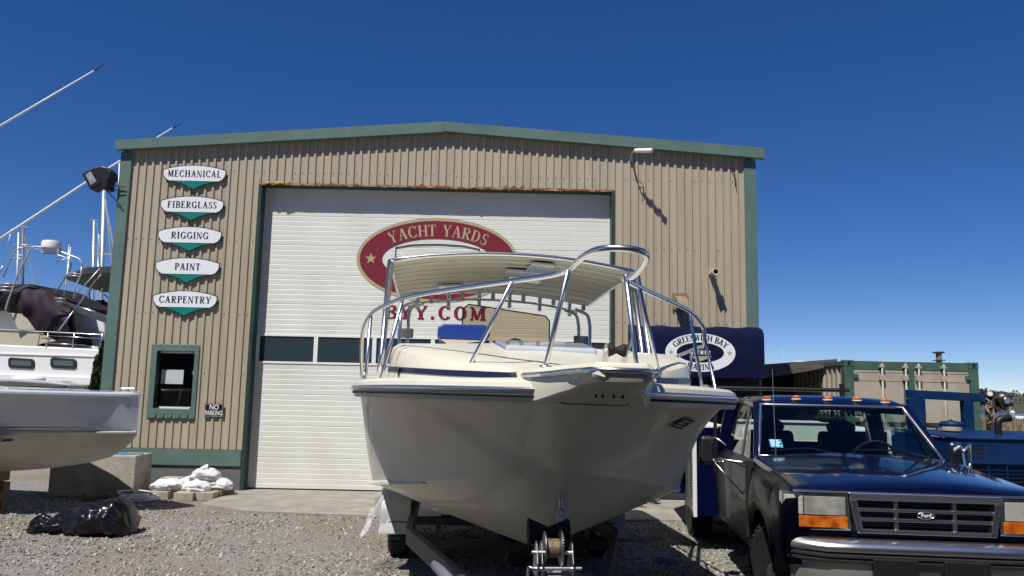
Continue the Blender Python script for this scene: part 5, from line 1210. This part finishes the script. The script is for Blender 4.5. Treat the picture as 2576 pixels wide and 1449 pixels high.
for u, vt, Y, lb in ((2481,1056,18,'weathered dock piling nearest the container'),(2527,1096,15,'short dock piling right of the exhaust stack'),(2508,1044,22,'dock piling with a pale band left of the lamp post')):
    p = at(u, vt, Y); t = thing('dock_piling', lb, 'piling', (p.x, Y, -.3), 0, 'dock pilings by the reeds'); obj('post', MB().cyl((0,0,0),(0,0,p.z+.3), .11 if Y > 16 else .09, n=12), M['wood'], t, autosm=40); 
    if Y == 22: obj('band', MB().cyl((0,0,p.z-.35),(0,0,p.z+.15), .17, n=12), M['mast'], t)
p = at(2547,1037,30); t = thing('dock_lamp', 'slim grey dock lamp post with small white lamp on top', 'lamp post', (p.x, 30, -.3))
obj('post', MB().cyl((0,0,0),(0,0,p.z+.25), .09, n=12), M['mast'], t); obj('lamp_head', MB().lathe([(.06,p.z+.25),(.10,p.z+.27),(.07,p.z+.33),(.02,p.z+.37)]), M['white'], t, smooth=True)
p = at(2552,1105,28); t = thing('dock_pedestal', 'white dock power pedestal behind the reeds', 'pedestal', (p.x, 28, -.2)); zz = p.z
obj('column', MB().hexa([(-.22,-.15,0),(.22,-.15,0),(.22,.15,0),(-.22,.15,0)], [(-.12,-.1,zz+.10),(.12,-.1,zz+.10),(.12,.1,zz+.10),(-.12,.1,zz+.10)]), M['white'], t, bevel=.02); obj('cap', MB().lathe([(.13,zz+.11),(.18,zz+.17),(.14,zz+.27),(.03,zz+.32)]), M['white'], t)
mb = MB(); rnd = random.Random(21)
for k in range(2600):
    y = rnd.uniform(19, 27); x = y*rnd.uniform(.585, .72); h = rnd.uniform(.65, 1.25)*(1 if y < 24 else .9); dx = rnd.uniform(-.12,.12); r = rnd.uniform(.008,.016)
    mb.tube([(x,y,-.05),(x+dx*.4,y,h*.6),(x+dx,y+rnd.uniform(-.05,.05),h)], [r,r,r*1.6], 3, caps=False)
o = obj('reed_bed', mb, M['reed'], fix=False); o['kind'] = 'stuff'; o['label'] = 'dry tan reeds along the shore behind the blue tractor'; o['category'] = 'reeds'
def far_boat(u, v, Y, Lh, lb, tower=True):
    p = at(u, v, Y); t = thing('moored_boat', lb, 'boat', (p.x, Y, -1.5), 0, 'white boats moored in the bay')
    mb = MB(); mb.loft([[(x, -w_, .75+.25*k), (x, -w_*.8, 0), (x, w_*.8, 0), (x, w_, .75+.25*k)] for x, w_, k in ((-Lh/2,.8,0),(0,1.0,.3),(Lh*.3,.8,.7),(Lh/2,.05,1))], close=True); obj('hull', mb, M['white'], t)
    cb = obj('cabin', MB().hexa([(-Lh*.2,-.7,.85),(Lh*.25,-.6,.9),(Lh*.25,.6,.9),(-Lh*.2,.7,.85)], [(-Lh*.15,-.6,1.7),(Lh*.12,-.5,1.7),(Lh*.12,.5,1.7),(-Lh*.15,.6,1.7)]), M['white'], t, bevel=.05)
    for x in (-.5,.3): obj('window', MB().box((x,-.69,1.2),(x+.45,-.62,1.5)), M['glass'], cb)
    obj('mast', MB().cyl((0,0,1.7),(0,0,2.9),.04).box((-.5,-.5,1.85),(.5,.5,1.9)), M['mast'], t)
far_boat(2545,1085,72,6.0,'white cabin cruiser moored in the bay left of the lamp post'); far_boat(2586,1088,76,5.5,'white boat at the right edge of the bay view')
mb = MB().box((17,29,-.6),(29,30.2,-.35))
tag(obj('dock', mb, M['wood']), 'low wooden dock beyond the reeds', 'dock')
# ------------------------------------------------------------------ white boat at the left, bow pointing right
from mathutils import noise
bl = thing('white_boat', 'glossy white powerboat hull with bow pointing right, beside the concrete block', 'boat', (-9.0, 10.6, 0))
WS_ = [(-4.98,.02),(-5.03,.09),(-5.12,.18),(-5.4,.36),(-5.8,.56),(-6.4,.82),(-7.2,1.05),(-8.5,1.25),(-10.5,1.32),(-14,1.3)]
KZ = [(-4.98,1.05),(-5.0,1.0),(-5.06,.92),(-5.25,.76),(-5.6,.66),(-6.0,.59),(-6.6,.53),(-7.2,.50),(-14,.48)]
def ip(tab, x): return interp([(-a, b) for a, b in tab], -x)
def sec_l(x):
    w_, k = ip(WS_, x), ip(KZ, x); r = max(.01, w_-.40*min(1, w_/.8)); top = 1.585+.014*(-5-x)
    return [(0,k),(r*.5,lerp(k,1.06,.40)),(r*.92,1.03),(r,1.055),(r+.018,1.065),(r+.018,1.085),(r+.004,1.095),(r+.10*(w_-r)/.40,1.16),(lerp(r,w_,.45),1.30),(lerp(r,w_,.75),1.44),(w_-.004,top-.05),(w_+.012,top-.035),(w_+.012,top-.01),(w_-.02,top+.012),(w_-.10*min(1,w_*3),top+.02),(0,top+.03)]
XS = [-4.98,-5.0,-5.03,-5.07,-5.12,-5.2,-5.3,-5.4,-5.6,-5.8,-6.1,-6.4,-6.8,-7.2,-7.8,-8.5,-9.5,-10.5,-12,-14]
mb = MB()
mb.loft([[(x+9,-y,z) for y, z in sec_l(x)[::-1]]+[(x+9,y,z) for y, z in sec_l(x)[1:]] for x in XS])
n1 = 31; mb.f.append(tuple(range(n1))); mb.f.append(tuple(len(mb.v)-n1+k for k in range(n1))[::-1])
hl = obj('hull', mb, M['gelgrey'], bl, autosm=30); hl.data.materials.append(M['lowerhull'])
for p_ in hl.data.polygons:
    if p_.center.z < 1.08: p_.material_index = 1  # upper hull keeps the shade-tinted colour, lower part is beige
mb = MB()
mb.loft([[(x+9, -max(.002,max(.01, ip(WS_,x)-.40*min(1,ip(WS_,x)/.8)))-.006-.001, z) for z in (1.098,1.110)] for x in XS[2:]]); mb.loft([[(x+9, -max(.002,max(.01, ip(WS_,x)-.40*min(1,ip(WS_,x)/.8)))-.021-.05*(ip(WS_,x) > .3), z) for z in (1.128,1.136)] for x in XS[7:]]); obj('hull_stripe', mb, M['rubber'], hl, fix=False)
mb = MB()
mb.tube(spline([(3.96,-.03,1.645),(3.93,-.03,1.655),(3.80,-.05,1.655),(3.77,-.05,1.645)],4), .012, 8).cyl((3.90,-.035,1.59),(3.90,-.035,1.655),.010,n=8).cyl((3.83,-.045,1.59),(3.83,-.045,1.655),.010,n=8)
obj('bow_cleat', mb, M['chrome'], bl, smooth=True)
obj('boat_cabin', MB().hexa([(-3,-.85,1.64),(1.75,-.55,1.63),(1.75,.55,1.63),(-3,.85,1.64)], [(-3,-.7,2.3),(.75,-.5,1.95),(.75,.5,1.95),(-3,.7,2.3)]), M['gel'], bl, bevel=.05)
obj('sun_streak_block', MB().box((2.60,-.66,1.50),(2.66,-.60,1.63)), M['white'], hl, bevel=.008)  # white block standing in for a sunlit streak on the shaded side
# supports below
t = thing('timber_cribbing', 'stack of dark timber blocks under the keel of the white boat', 'timber stack', (-7.25, 10.6, 0))
for k in range(4):
    for q in (-1,1):
        if k % 2 == 0: b = MB().box((-.5,q*.18-.07,.125*k),(.5,q*.18+.07,.125*k+.12))
        else: b = MB().box((q*.35-.07,-.35,.125*k),(q*.35+.07,.35,.125*k+.12))
        obj('timber', b, M['wood'], t, bevel=.006)
t = thing('boat_stand', 'dark steel tripod stand under the white boat at the left edge', 'boat stand', (-6.55, 9.75, 0))
for a in (0,2.1,4.2): obj('leg', MB().tube([(.35*cos(a),.35*sin(a),0),(0,0,.55)], .02, 8), M['trailersteel'], t)
obj('screw', MB().cyl((0,0,.4),(.06,.3,.98),.015).box((-.1,.2,.96),(.2,.42,.99)), M['trailersteel'], t)
# concrete block
blk = thing('concrete_block', 'large stained concrete block with blue paint on its top, under the white boat bow', 'concrete block', (-6.28, 12.38, 0))
mb = MB().box((-.68,-.28,0),(.62,.28,.63)); b_ = obj('block', mb, M['block'], blk, bevel=.02)
mb = MB(); rnd = random.Random(4); Q = [(.60+.04*cos(a*1.0)-.3+.28*cos(a)*rnd.uniform(.8,1.15), -.02+.22*sin(a)*rnd.uniform(.7,1.2), .634) for a in [2*pi*i/24 for i in range(24)]]; mb.add(Q, [tuple(range(24))])
obj('blue_paint', mb, mat('faded blue paint', (.06,.20,.30), .7, var=.4, vscale=20), b_, fix=False)
# crumpled soft things made from noisy closed surfaces
def soft(name, L_, R_, m, c, rz, squash=1, nz=.05, fr=4, seed=0, nseg=40, nr=28, wr=.02, wf=14, flat=0):
    mb = MB(); secs = []
    for i in range(nseg+1):
        u = i/nseg; x, r = interp(L_, u), interp(R_, u); q = []
        for k in range(nr):
            a = 2*pi*k/nr; d = Vector((x*fr+seed, cos(a)*1.2, sin(a)*1.2)); w1 = noise.noise(d)*nz+abs(noise.noise(Vector((x*wf*.5+cos(a)*3, sin(a)*wf*.35+seed, cos(a)*wf*.35))))*wr
            rr = r*(1+w1/max(r,.05)) if 0 < i < nseg else r*.2
            z = rr*sin(a)*squash+interp(R_, u)*squash*.9; z = max(z, flat)
            q.append((x, rr*cos(a), z))
        secs.append(q)
    mb.loft(secs, close=True); o = obj(name, mb, m, smooth=True)
    o.data.transform(Matrix.Translation(Vector(c)) @ Matrix.Rotation(rz, 4, 'Z')); return o
g_ = onz(220, 1345)
bag = soft('garbage_bag', [(0,-.62),(1,.60)], [(0,.06),(.04,.10),(.13,.13),(.2,.10),(.3,.15),(.5,.22),(.65,.265),(.85,.28),(.96,.21),(1,.06)], M['bagplastic'], (g_.x-.10, g_.y+.06, 0), radians(-4), .74, .07, 3.2, 2, 90, 56, .07, 13)
tag(bag, 'shiny black plastic garbage bag lying on the gravel with a knotted tail', 'garbage bag')
# sandbags on pavers
pav = [(430,1250,12.15),(492,1250,12.0),(470,1243,12.5),(545,1243,12.35)]
for i, (dx, dy) in enumerate(((-5.20,12.10),(-4.80,12.02),(-4.53,12.10),(-5.28,12.62))):
    o = obj('paver', MB().box((dx-.17,dy-.12,0),(dx+.12,dy+.12,.12 if i < 3 else .26)), M['block'], bevel=.008)
    tag(o, ['grey concrete paver under the leftmost white sandbag','grey concrete paver in the middle below the sandbags','grey concrete paver at the right end below the sandbags','taller grey concrete paver standing against the wall behind the sandbags'][i], 'paver', 'pavers under the sandbags')
tag(obj('pallet', MB().box((-5.15,12.24,.05),(-4.38,12.8,.12)).box((-5.15,12.24,0),(-5.05,12.8,.05)).box((-4.48,12.24,0),(-4.38,12.8,.05)), M['wood']), 'dark wooden board carrying the pile of white sandbags', 'board')
SB = [(-5.15,12.2,.13,10,.58,'flat white sandbag at the left end of the pile'), (-4.76,12.16,.12,-20,.50,'white sandbag at the front of the pile with its tied neck hanging down'), (-4.56,12.42,.13,15,.56,'white sandbag at the right end of the pile'), (-4.88,12.55,.14,5,.58,'white sandbag at the back of the pile against the plinth'), (-4.74,12.42,.28,-12,.50,'topmost white sandbag with its tied end sticking up')]
for i, (x, y, z, a, L0, lb) in enumerate(SB):
    o = soft('sandbag', [(0,-L0/2),(1,L0/2)], [(0,.05),(.05,.035),(.12,.05),(.22,.11),(.5,.14),(.8,.13),(.97,.08),(1,.04)], M['sandbag'], (x, y, z-.02), radians(a+(180 if i in (0,3) else 0)), .62, .06, 6, i*3.7, 60, 40, .055, 16)
    tag(o, lb, 'sandbag', 'white sandbags piled by the wall')
o = soft('x', [(0,0),(1,.12)], [(0,.02),(.5,.05),(1,.07)], M['sandbag'], (-4.78,12.36,.42), radians(25), .6, .03, 9, 1, 12, 14, .03, 20); o.name = 'sandbag_tie'; tag(o, 'frayed tied tuft on top of the sandbag pile', 'sandbag tie')
# white hose coil
g_ = onz(350, 1259); mb = MB(); rnd = random.Random(6); P = []
for k in range(9*24):
    a = 2*pi*k/24; r = .20+.035*sin(k*.13)+.02*sin(k*.31); P.append((g_.x+r*1.15*cos(a)+.02*sin(k*.05), g_.y+r*sin(a), .012+.05*abs(sin(k*.021))+ (.07 if k > 190 else 0)*sin((k-190)*.12)))
tag(obj('hose_coil', mb.tube(P, .011, 6), M['hose'], smooth=True), 'loose coil of white hose on the gravel in front of the concrete block', 'hose')
g_ = onz(250, 1262); rnd = random.Random(14)
t = thing('scrap_wood', 'small heap of broken brown wood between the concrete block and the garbage bag', 'wood scraps', (g_.x, g_.y+.05, 0))
for k in range(9):
    c_ = Vector((rnd.uniform(-.24,.24), rnd.uniform(-.08,.1), rnd.uniform(.03,.10))); d = Vector((rnd.uniform(-1,1), rnd.uniform(-.5,.5), rnd.uniform(-.3,.3))).normalized()*rnd.uniform(.06,.14); obj('piece', MB().bar(c_-d, c_+d, .05, .03), M['wood'], t, bevel=.003)
# rope coil on the apron, rags
g_ = onz(1618, 1268, .03); t = thing('rope_coil', 'bundled coil of striped rope on the concrete apron left of the truck', 'rope', (g_.x, g_.y, .03))
for cx_, cy_, r0, tilt, n_c, nm in ((-.14,0,.10,.5,6,'coil'),(.12,.08,.13,.3,8,'coil')):
    mb = MB(); P = []
    for k in range(n_c*20):
        a = 2*pi*k/20; r = r0*(.45+.6*(k/(n_c*20))); P.append((cx_+r*cos(a)*1.15, cy_+r*sin(a)*.8, .03+.025*sin(k*.9)**2+.10*abs(sin(a*.5+k*.02))*r0*8*.5))
    obj(nm, mb.tube(P, .013, 6), M['rope'], t, smooth=True)
mb = MB()
for k in range(3): mb.tube([(.10+.13*cos(a), .08+.05*k-.05+.10*sin(a)*.3, .09+.085*sin(a)) for a in [2*pi*i/16 for i in range(16)]], .013, 6, closed=True)
obj('wrapping_turns', mb, M['rope'], t, smooth=True)
tag(obj('rope_tail', MB().tube(spline([(g_.x-.1,g_.y-.05,.045),(g_.x-.05,g_.y-.2,.045),(g_.x-.15,g_.y-.35,.045),(g_.x-.02,g_.y-.42,.045)],6), .006, 6), M['black'], smooth=True), 'thin dark cord trailing from the rope coil over the apron', 'cord')
tag(obj('long_stick', MB().tube([tuple(onz(1603,1262,.05)), (g_.x+.05, g_.y+.5, .30)], .012, 6), M['mast']), 'thin pale stick leaning beside the rope coil under the boat', 'stick')
def ragm(name, u0, u1, v, m, lb, cat, seed, h=.05, dpt=.25):
    p, q = onz(u0, v), onz(u1, v); mb = MB(); n = 26; mm = 14; secs = []
    for i in range(n):
        x = lerp(p.x, q.x, i/(n-1)); secs.append([])
        for j in range(mm):
            e = max(0, sin(pi*i/(n-1)))**.5*max(0, sin(pi*j/(mm-1)))**.5 ; y = p.y+(j/(mm-1)-.5)*dpt*(.5+.5*sin(pi*i/(n-1)))
            secs[-1].append((x, y+.05*noise.noise(Vector((x*4,seed,j*.3))), .006+h*e*(.45+.9*abs(noise.noise(Vector((x*7+seed, y*9, 1.3)))))))
    mb.loft(secs); tag(obj(name, mb, m, smooth=True, fix=False), lb, cat)
ragm('plastic_sheet', 1532, 1668, 1356, M['ragdark'], 'crumpled dusty plastic sheet on the shaded gravel between boat and truck', 'plastic sheet', 2.0, .07, .3)
ragm('rag', 1645, 1706, 1416, M['rag'], 'small blue grey rag on the shaded gravel right of the winch', 'rag', 5.0, .09, .2)
# ------------------------------------------------------------------ arborvitae at the corner
sh = thing('arborvitae', 'narrow dark green arborvitae beside the left corner of the building', 'shrub', (-7.42, 14.3, 0))
mb = MB(); rnd = random.Random(17)
for k in range(5200):
    h = rnd.random(); R0 = .36*min(1, (h+.08)*6)*max(.05, 1-h**2.2)**.7; a = rnd.uniform(0, 2*pi); clump = .82+.3*noise.noise(Vector((cos(a)*2.2, sin(a)*2.2, h*9)))
    rr = R0*clump*sqrt(rnd.uniform(.35,1)); c_ = Vector((rr*cos(a), rr*sin(a), .1+2.35*h)); s_ = rnd.uniform(.02,.045)
    u_ = Vector((cos(a)*.5+rnd.uniform(-.4,.4), sin(a)*.5+rnd.uniform(-.4,.4), 1)).normalized()*s_*1.8; v_ = u_.cross(Vector((rnd.uniform(-1,1),rnd.uniform(-1,1),0))).normalized()*s_*.7
    mb.add([c_-u_, c_+v_, c_+u_, c_-v_], [(0,1,2,3)])
obj('crown', mb, M['arbor'], sh, fix=False); obj('trunk', MB().tube([(0,0,0),(0,0,1.8)], [.05,.02]), M['bark'], sh)
# ------------------------------------------------------------------ background motor yacht (built at 20 m)
YB = 20.0; org = Vector((-12.5, YB, 0))
yt = thing('motor_yacht', 'big white motor yacht with maroon canvas cover, dark portlights and steel tower', 'yacht', tuple(org))
def q(u, v, Y=YB): return at(u, v, Y)-org
def slabp(name, pts, Y0_, dep, m, par, bevel=0, lb=None):
    return obj(name, MB().prism([q(u, v, Y0_) for u, v in pts], (0,dep,0)), m, par, lb, bevel=bevel)
hl = slabp('hull', [(-260,852),(0,866),(245,878),(262,900),(262,1010),(250,1060),(-260,1060)], YB, 4.2, M['white'], yt, .04)
obj('hull_shadow_strake', MB().bar(q(-260,938,YB-.02), q(262,957,YB-.02), .10, .14), M['white'], hl, bevel=.02)
obj('hull_strake', MB().bar(q(-260,882,YB-.01), q(262,897,YB-.01), .03, .03), M['white'], hl)
slabp('boot_panel', [(-260,948),(262,966),(262,978),(-260,960)], YB-.006, .05, mat('grey boot stripe', (.17,.18,.22), .4), hl)
for u in (20,126,-90):
    P = [(u,904),(u+5,899),(u+60,903),(u+66,908),(u+66,924),(u+60,928),(u+5,925),(u,920)]
    w_ = slabp('portlight', P, YB-.03, .04, M['rubber'], hl, .008); slabp('port_glass', [(u+8,906),(u+58,908),(u+58,921),(u+8,919)], YB-.038, .01, M['glass'], w_)
slabp('superstructure', [(-260,770),(0,778),(30,768),(75,790),(150,860),(245,872),(245,878),(-260,862)], YB+.8, 2.8, M['white'], yt, .03)
slabp('aft_cabin', [(176,776),(262,796),(266,876),(190,872)], YB+1.4, 2.5, M['white'], yt, .04)
slabp('cabin_window', [(198,842),(246,846),(246,876),(205,874)], YB+.9, .2, M['glass'], yt)
obj('rubbing_shelf', MB().bar(q(182,838,YB+1.2), q(262,842,YB+1.2), .3, .12), M['white'], yt, bevel=.02)
# canvas cover with folds
def cover(name, pts_top, pts_bot, Y0_, dep, m, par, seed):
    mb = MB(); n = 40; secs = []
    for i in range(n+1):
        u = i/n; k = u*(len(pts_top)-1); j = min(int(k), len(pts_top)-2); f = k-j
        a = Vector(pts_top[j]).lerp(Vector(pts_top[j+1]), f); k2 = u*(len(pts_bot)-1); j2 = min(int(k2), len(pts_bot)-2); b = Vector(pts_bot[j2]).lerp(Vector(pts_bot[j2+1]), k2-j2)
        row = []
        for t_ in range(13):
            p = q(lerp(a.x,b.x,t_/12), lerp(a.y,b.y,t_/12), Y0_); p.y += -.22*sin(pi*min(1, t_/12*1.1))+.16*noise.noise(Vector((u*8+seed, t_*.25, seed))); row.append(p)
        row.append(row[-1]+Vector((0,dep,0))); row.insert(0, row[0]+Vector((0,dep,.05))); secs.append(row)
    mb.loft(secs); return obj(name, mb, m, par, smooth=True, fix=False)
cover('canvas_cover', [(-200,716),(0,715),(80,715),(130,738),(180,768)], [(-200,775),(0,778),(40,790),(95,850),(190,868)], YB+.3, 2.2, M['tarp'], yt, 1.0)
slabp('canvas_cover_skirt', [(92,832),(150,762),(178,768),(190,868),(195,876),(95,872)], YB+.25, .1, M['tarp'], yt)
slabp('dodger_panel', [(-200,822),(0,829),(101,833),(93,872),(-200,862)], YB+.02, .03, M['canvas'], yt)
slabp('dodger_flap', [(101,836),(140,857),(98,866),(96,870)], YB+.04, .02, M['canvas'], yt); slabp('side_curtain', [(28,787),(60,790),(88,830),(45,829)], YB+.18, .03, M['canvas'], yt)
def tb(name, P, r, m=None, par=yt, Y=YB): return obj(name, MB().tube([q(*p) if len(p) == 3 else q(p[0], p[1], Y) for p in P], r*.72, 8), m or M['mast'], par, smooth=True)
tb('deck_rail', [(-200,822),(0,829),(185,838),(258,842),(264,852)], .016, M['chrome'], Y=YB+.0); tb('deck_rail', [(100,843),(262,852)], .010, M['chrome']); tb('deck_rail', [(95,862),(215,868)], .010, M['chrome'])
for u in (121,187,258): tb('rail_post', [(u,837),(u-6,876)], .016, M['chrome'])
# tower
for Y, off in ((YB-.1,0),(YB+1.6,0)):
    pass
tb('tower_leg', [(8,698,YB),(34,633,YB),(48,625,YB),(62,622,YB)], .028); tb('tower_leg', [(-30,735,YB),(0,682,YB)]+[(8,698-30,YB)], .028)
tb('tower_leg', [(13,781,YB),(18,765,YB),(45,690,YB),(75,630,YB),(83,622,YB),(92,620,YB)], .032)
tb('tower_top', [(48,622,YB),(92,620,YB),(140,628,YB),(178,643,YB),(198,650,YB),(206,661,YB),(206,672,YB)], .030); tb('tower_top', [(34,616,YB),(80,616,YB)], .02)
tb('tower_top', [(80,624,YB+1.2),(130,635,YB+1.2),(170,650,YB+1.2),(180,665,YB+1.2)], .022)
tb('tower_leg', [(206,665,YB),(204,690,YB),(190,720,YB),(185,750,YB)], .028); tb('tower_leg', [(180,660,YB+.4),(177,680,YB+.4),(132,748,YB+.4)], .026); tb('tower_leg', [(185,782,YB),(143,838,YB)], .026)
for a, b in (((33,641),(64,643)),((29,649),(62,651)),((-10,712),(38,714)),((-14,720),(34,722)),((-18,729),(30,731)),((172,686),(202,689)),((170,692),(200,695)),((137,750),(164,751)),((143,758),(168,760))): tb('ladder_rung', [a, b], .018)
tb('brace', [(177,765),(268,795)], .032, M['alu']); tb('brace', [(183,750),(252,655+20)], .022); tb('brace', [(255,690),(236,710),(196,768)], .026); tb('brace', [(170,650),(142,659)], .02)
slabp('boarding_net', [(168,762),(255,792),(270,800),(262,812),(190,783)], YB-.05, .05, M['trailersteel'], yt)
rp = q(130,617); rd = obj('radar_dome', MB().lathe([(.20,-.10),(.235,-.08),(.24,.05),(.22,.10),(.12,.12),(.01,.125)], tuple(rp), n=28), M['white'], yt, autosm=40); obj('radar_bracket', MB().box(rp+Vector((-.2,-.1,-.22)), rp+Vector((.25,.1,-.10))), M['mast'], rd)
tb('whip_antenna', [(160,745),(174,615)], .012); tb('whip_antenna', [(4,672),(30,575)], .01)
ot = thing('outrigger', 'long white outrigger pole with dark tip rising highest over the yacht', 'outrigger', tuple(at(0,318,19)), 0, 'outrigger poles of the yacht')
def rel(o_, u, v, Y): return at(u,v,Y)-Vector(o_.location)
obj('pole', MB().tube([rel(ot,-160,411,19), rel(ot,237,178,19)], [.035,.022]), M['white'], ot, smooth=True); obj('tip', MB().tube([rel(ot,237,178,19), rel(ot,262,161,19)], [.024,.010]), M['bimini'], ot)
ot = thing('outrigger', 'long white outrigger pole running behind the floodlight with its dark tip above the roof edge', 'outrigger', tuple(at(0,605,19)), 0, 'outrigger poles of the yacht')
obj('pole', MB().tube([rel(ot,-60,640,19), rel(ot,60,562,19), rel(ot,215,460,19), rel(ot,434,322,19)], [.04,.035,.03,.018]), M['white'], ot, smooth=True); obj('tip', MB().tube([rel(ot,434,322,19), rel(ot,459,308,19)], [.02,.008]), M['bimini'], ot)
# second boat behind: flybridge canvas
YC = 24.0; o2 = Vector((-13.2, YC, 0))
fb = thing('flybridge_boat', 'boat behind the yacht showing only its charcoal canvas top and pipe frame', 'boat', tuple(o2))
def q2(u, v, Y=YC): return at(u, v, Y)-o2
mb = MB(); mb.add([q2(160,700,YC-.5), q2(215,688,YC-1.4), q2(330,686,YC-1.4), q2(330,740,YC+.6), q2(262,735,YC+.4), q2(225,725,YC+.0),
   q2(160,696,YC-.5), q2(218,688-16,YC-1.4), q2(330,686-18,YC-1.4), q2(330,733,YC+2.5), q2(262,730,YC+2.5), q2(225,722,YC+2.0)], [(0,1,2,3,4,5),(6,7,8,9,10,11),(0,1,7,6),(1,2,8,7),(2,3,9,8),(3,4,10,9),(4,5,11,10),(5,0,6,11)])
obj('canvas_top', mb, M['bimini'], fb)
for P in ([(255,705),(232,726),(196,768)],[(290,690),(258,694),(248,705)],[(252,735),(272,700)],[(225,726),(225,800)],[(262,740),(280,760)],[(218,745),(218,850)]): obj('frame_tube', MB().tube([q2(u,v) for u,v in P], .025, 8), M['mast'], fb, smooth=True)
obj('cockpit_gear', MB().ball(q2(250,768), .22, 12, 8, (1.2,.6,.7), noise=.35, seed=2).ball(q2(272,772), .20, 12, 8, (1,.6,.7), noise=.35, seed=3).bar(q2(232,765), q2(285,800), .25, .2), M['black'], fb)
obj('boat_hull', MB().prism([q2(60,880,YC+2), q2(300,880,YC+2), q2(300,1010,YC+2), q2(60,1010,YC+2)], (0,3,0)), M['white'], fb)
obj('cabin', MB().prism([q2(190,800,YC+2), q2(290,800,YC+2), q2(300,880,YC+2), q2(180,880,YC+2)], (0,2,0)), M['white'], fb)
# masts beyond
def mst(lb, P, Y, r, m='mast', extra=()):
    b = at(P[0][0], P[0][1], Y); t = thing('sailboat_mast', lb, 'mast', (b.x, Y, -1.0), 0, 'sailboat masts behind the yachts')
    f = lambda u, v: at(u, v, Y)-Vector((b.x, Y, -1.0))
    p0 = f(*P[0]); top = f(*P[1]); obj('pole', MB().tube([(p0.x, 0, 0), p0, top], r*.68, 8), M[m], t, smooth=True)
    for a, c_ in extra: obj('rigging', MB().tube([f(*a), f(*c_)], r*.3, 5), M['mast'], t)
mst('bare mast with thin top fittings left of the thick masts', [(233,760),(237,556)], 34, .085, 'mast', (((230,620),(262,622)),((226,553),(246,555)),((245,560),(250,700))))
mst('thick pale mast rising behind the floodlight', [(254,770),(262,470)], 30, .11, 'mast', (((266,500),(285,700)),((240,640),(300,640)),((268,520),(292,660))))
mst('thin pale mast running up along the left corner of the building', [(292,700),(301,404)], 30, .055)
mst('mast between the two thick masts cut off lower', [(247,770),(249,590)], 38, .10)
mst('brown mast above the yacht cover', [(56,730),(58,575)], 32, .09, 'mastbrown', (((58,580),(92,730)),((48,570),(70,572))))
mst('pale mast beside the brown mast', [(42,730),(47,585)], 33, .06, 'mast')
mst('short thin mast right of the radar dome', [(160,760),(178,622)], 36, .05)
# dinghy-like hull between near boat and yacht
t = thing('small_grey_boat', 'low grey and white boat deck edge seen between the near boat and the yacht', 'boat', (-10.6, 15.5, 0))
f = lambda u, v: at(u, v, 15.5)-Vector((-10.6, 15.5, 0))
obj('deck_edge', MB().prism([f(-80,948), f(25,952), f(110,957), f(172,967), f(176,972), f(150,975), f(20,970), f(-80,968)], (0,1.6,0)), M['gelgrey'], t, bevel=.03)
obj('dark_edge', MB().prism([f(-80,958), f(30,959), f(168,968), f(176,971), f(150,974), f(20,968), f(-80,966)], (0,-.02,0)), M['slate'], t)
obj('white_dome', MB().ball(f(48,953)+Vector((0,.3,0)), .28, 16, 8, (1.2,.8,.35)), M['white'], t, smooth=True); obj('boat_hull', MB().prism([f(-80,970), f(168,974), f(140,1040), f(-80,1060)], (0,1.6,0)), M['gelgrey'], t)
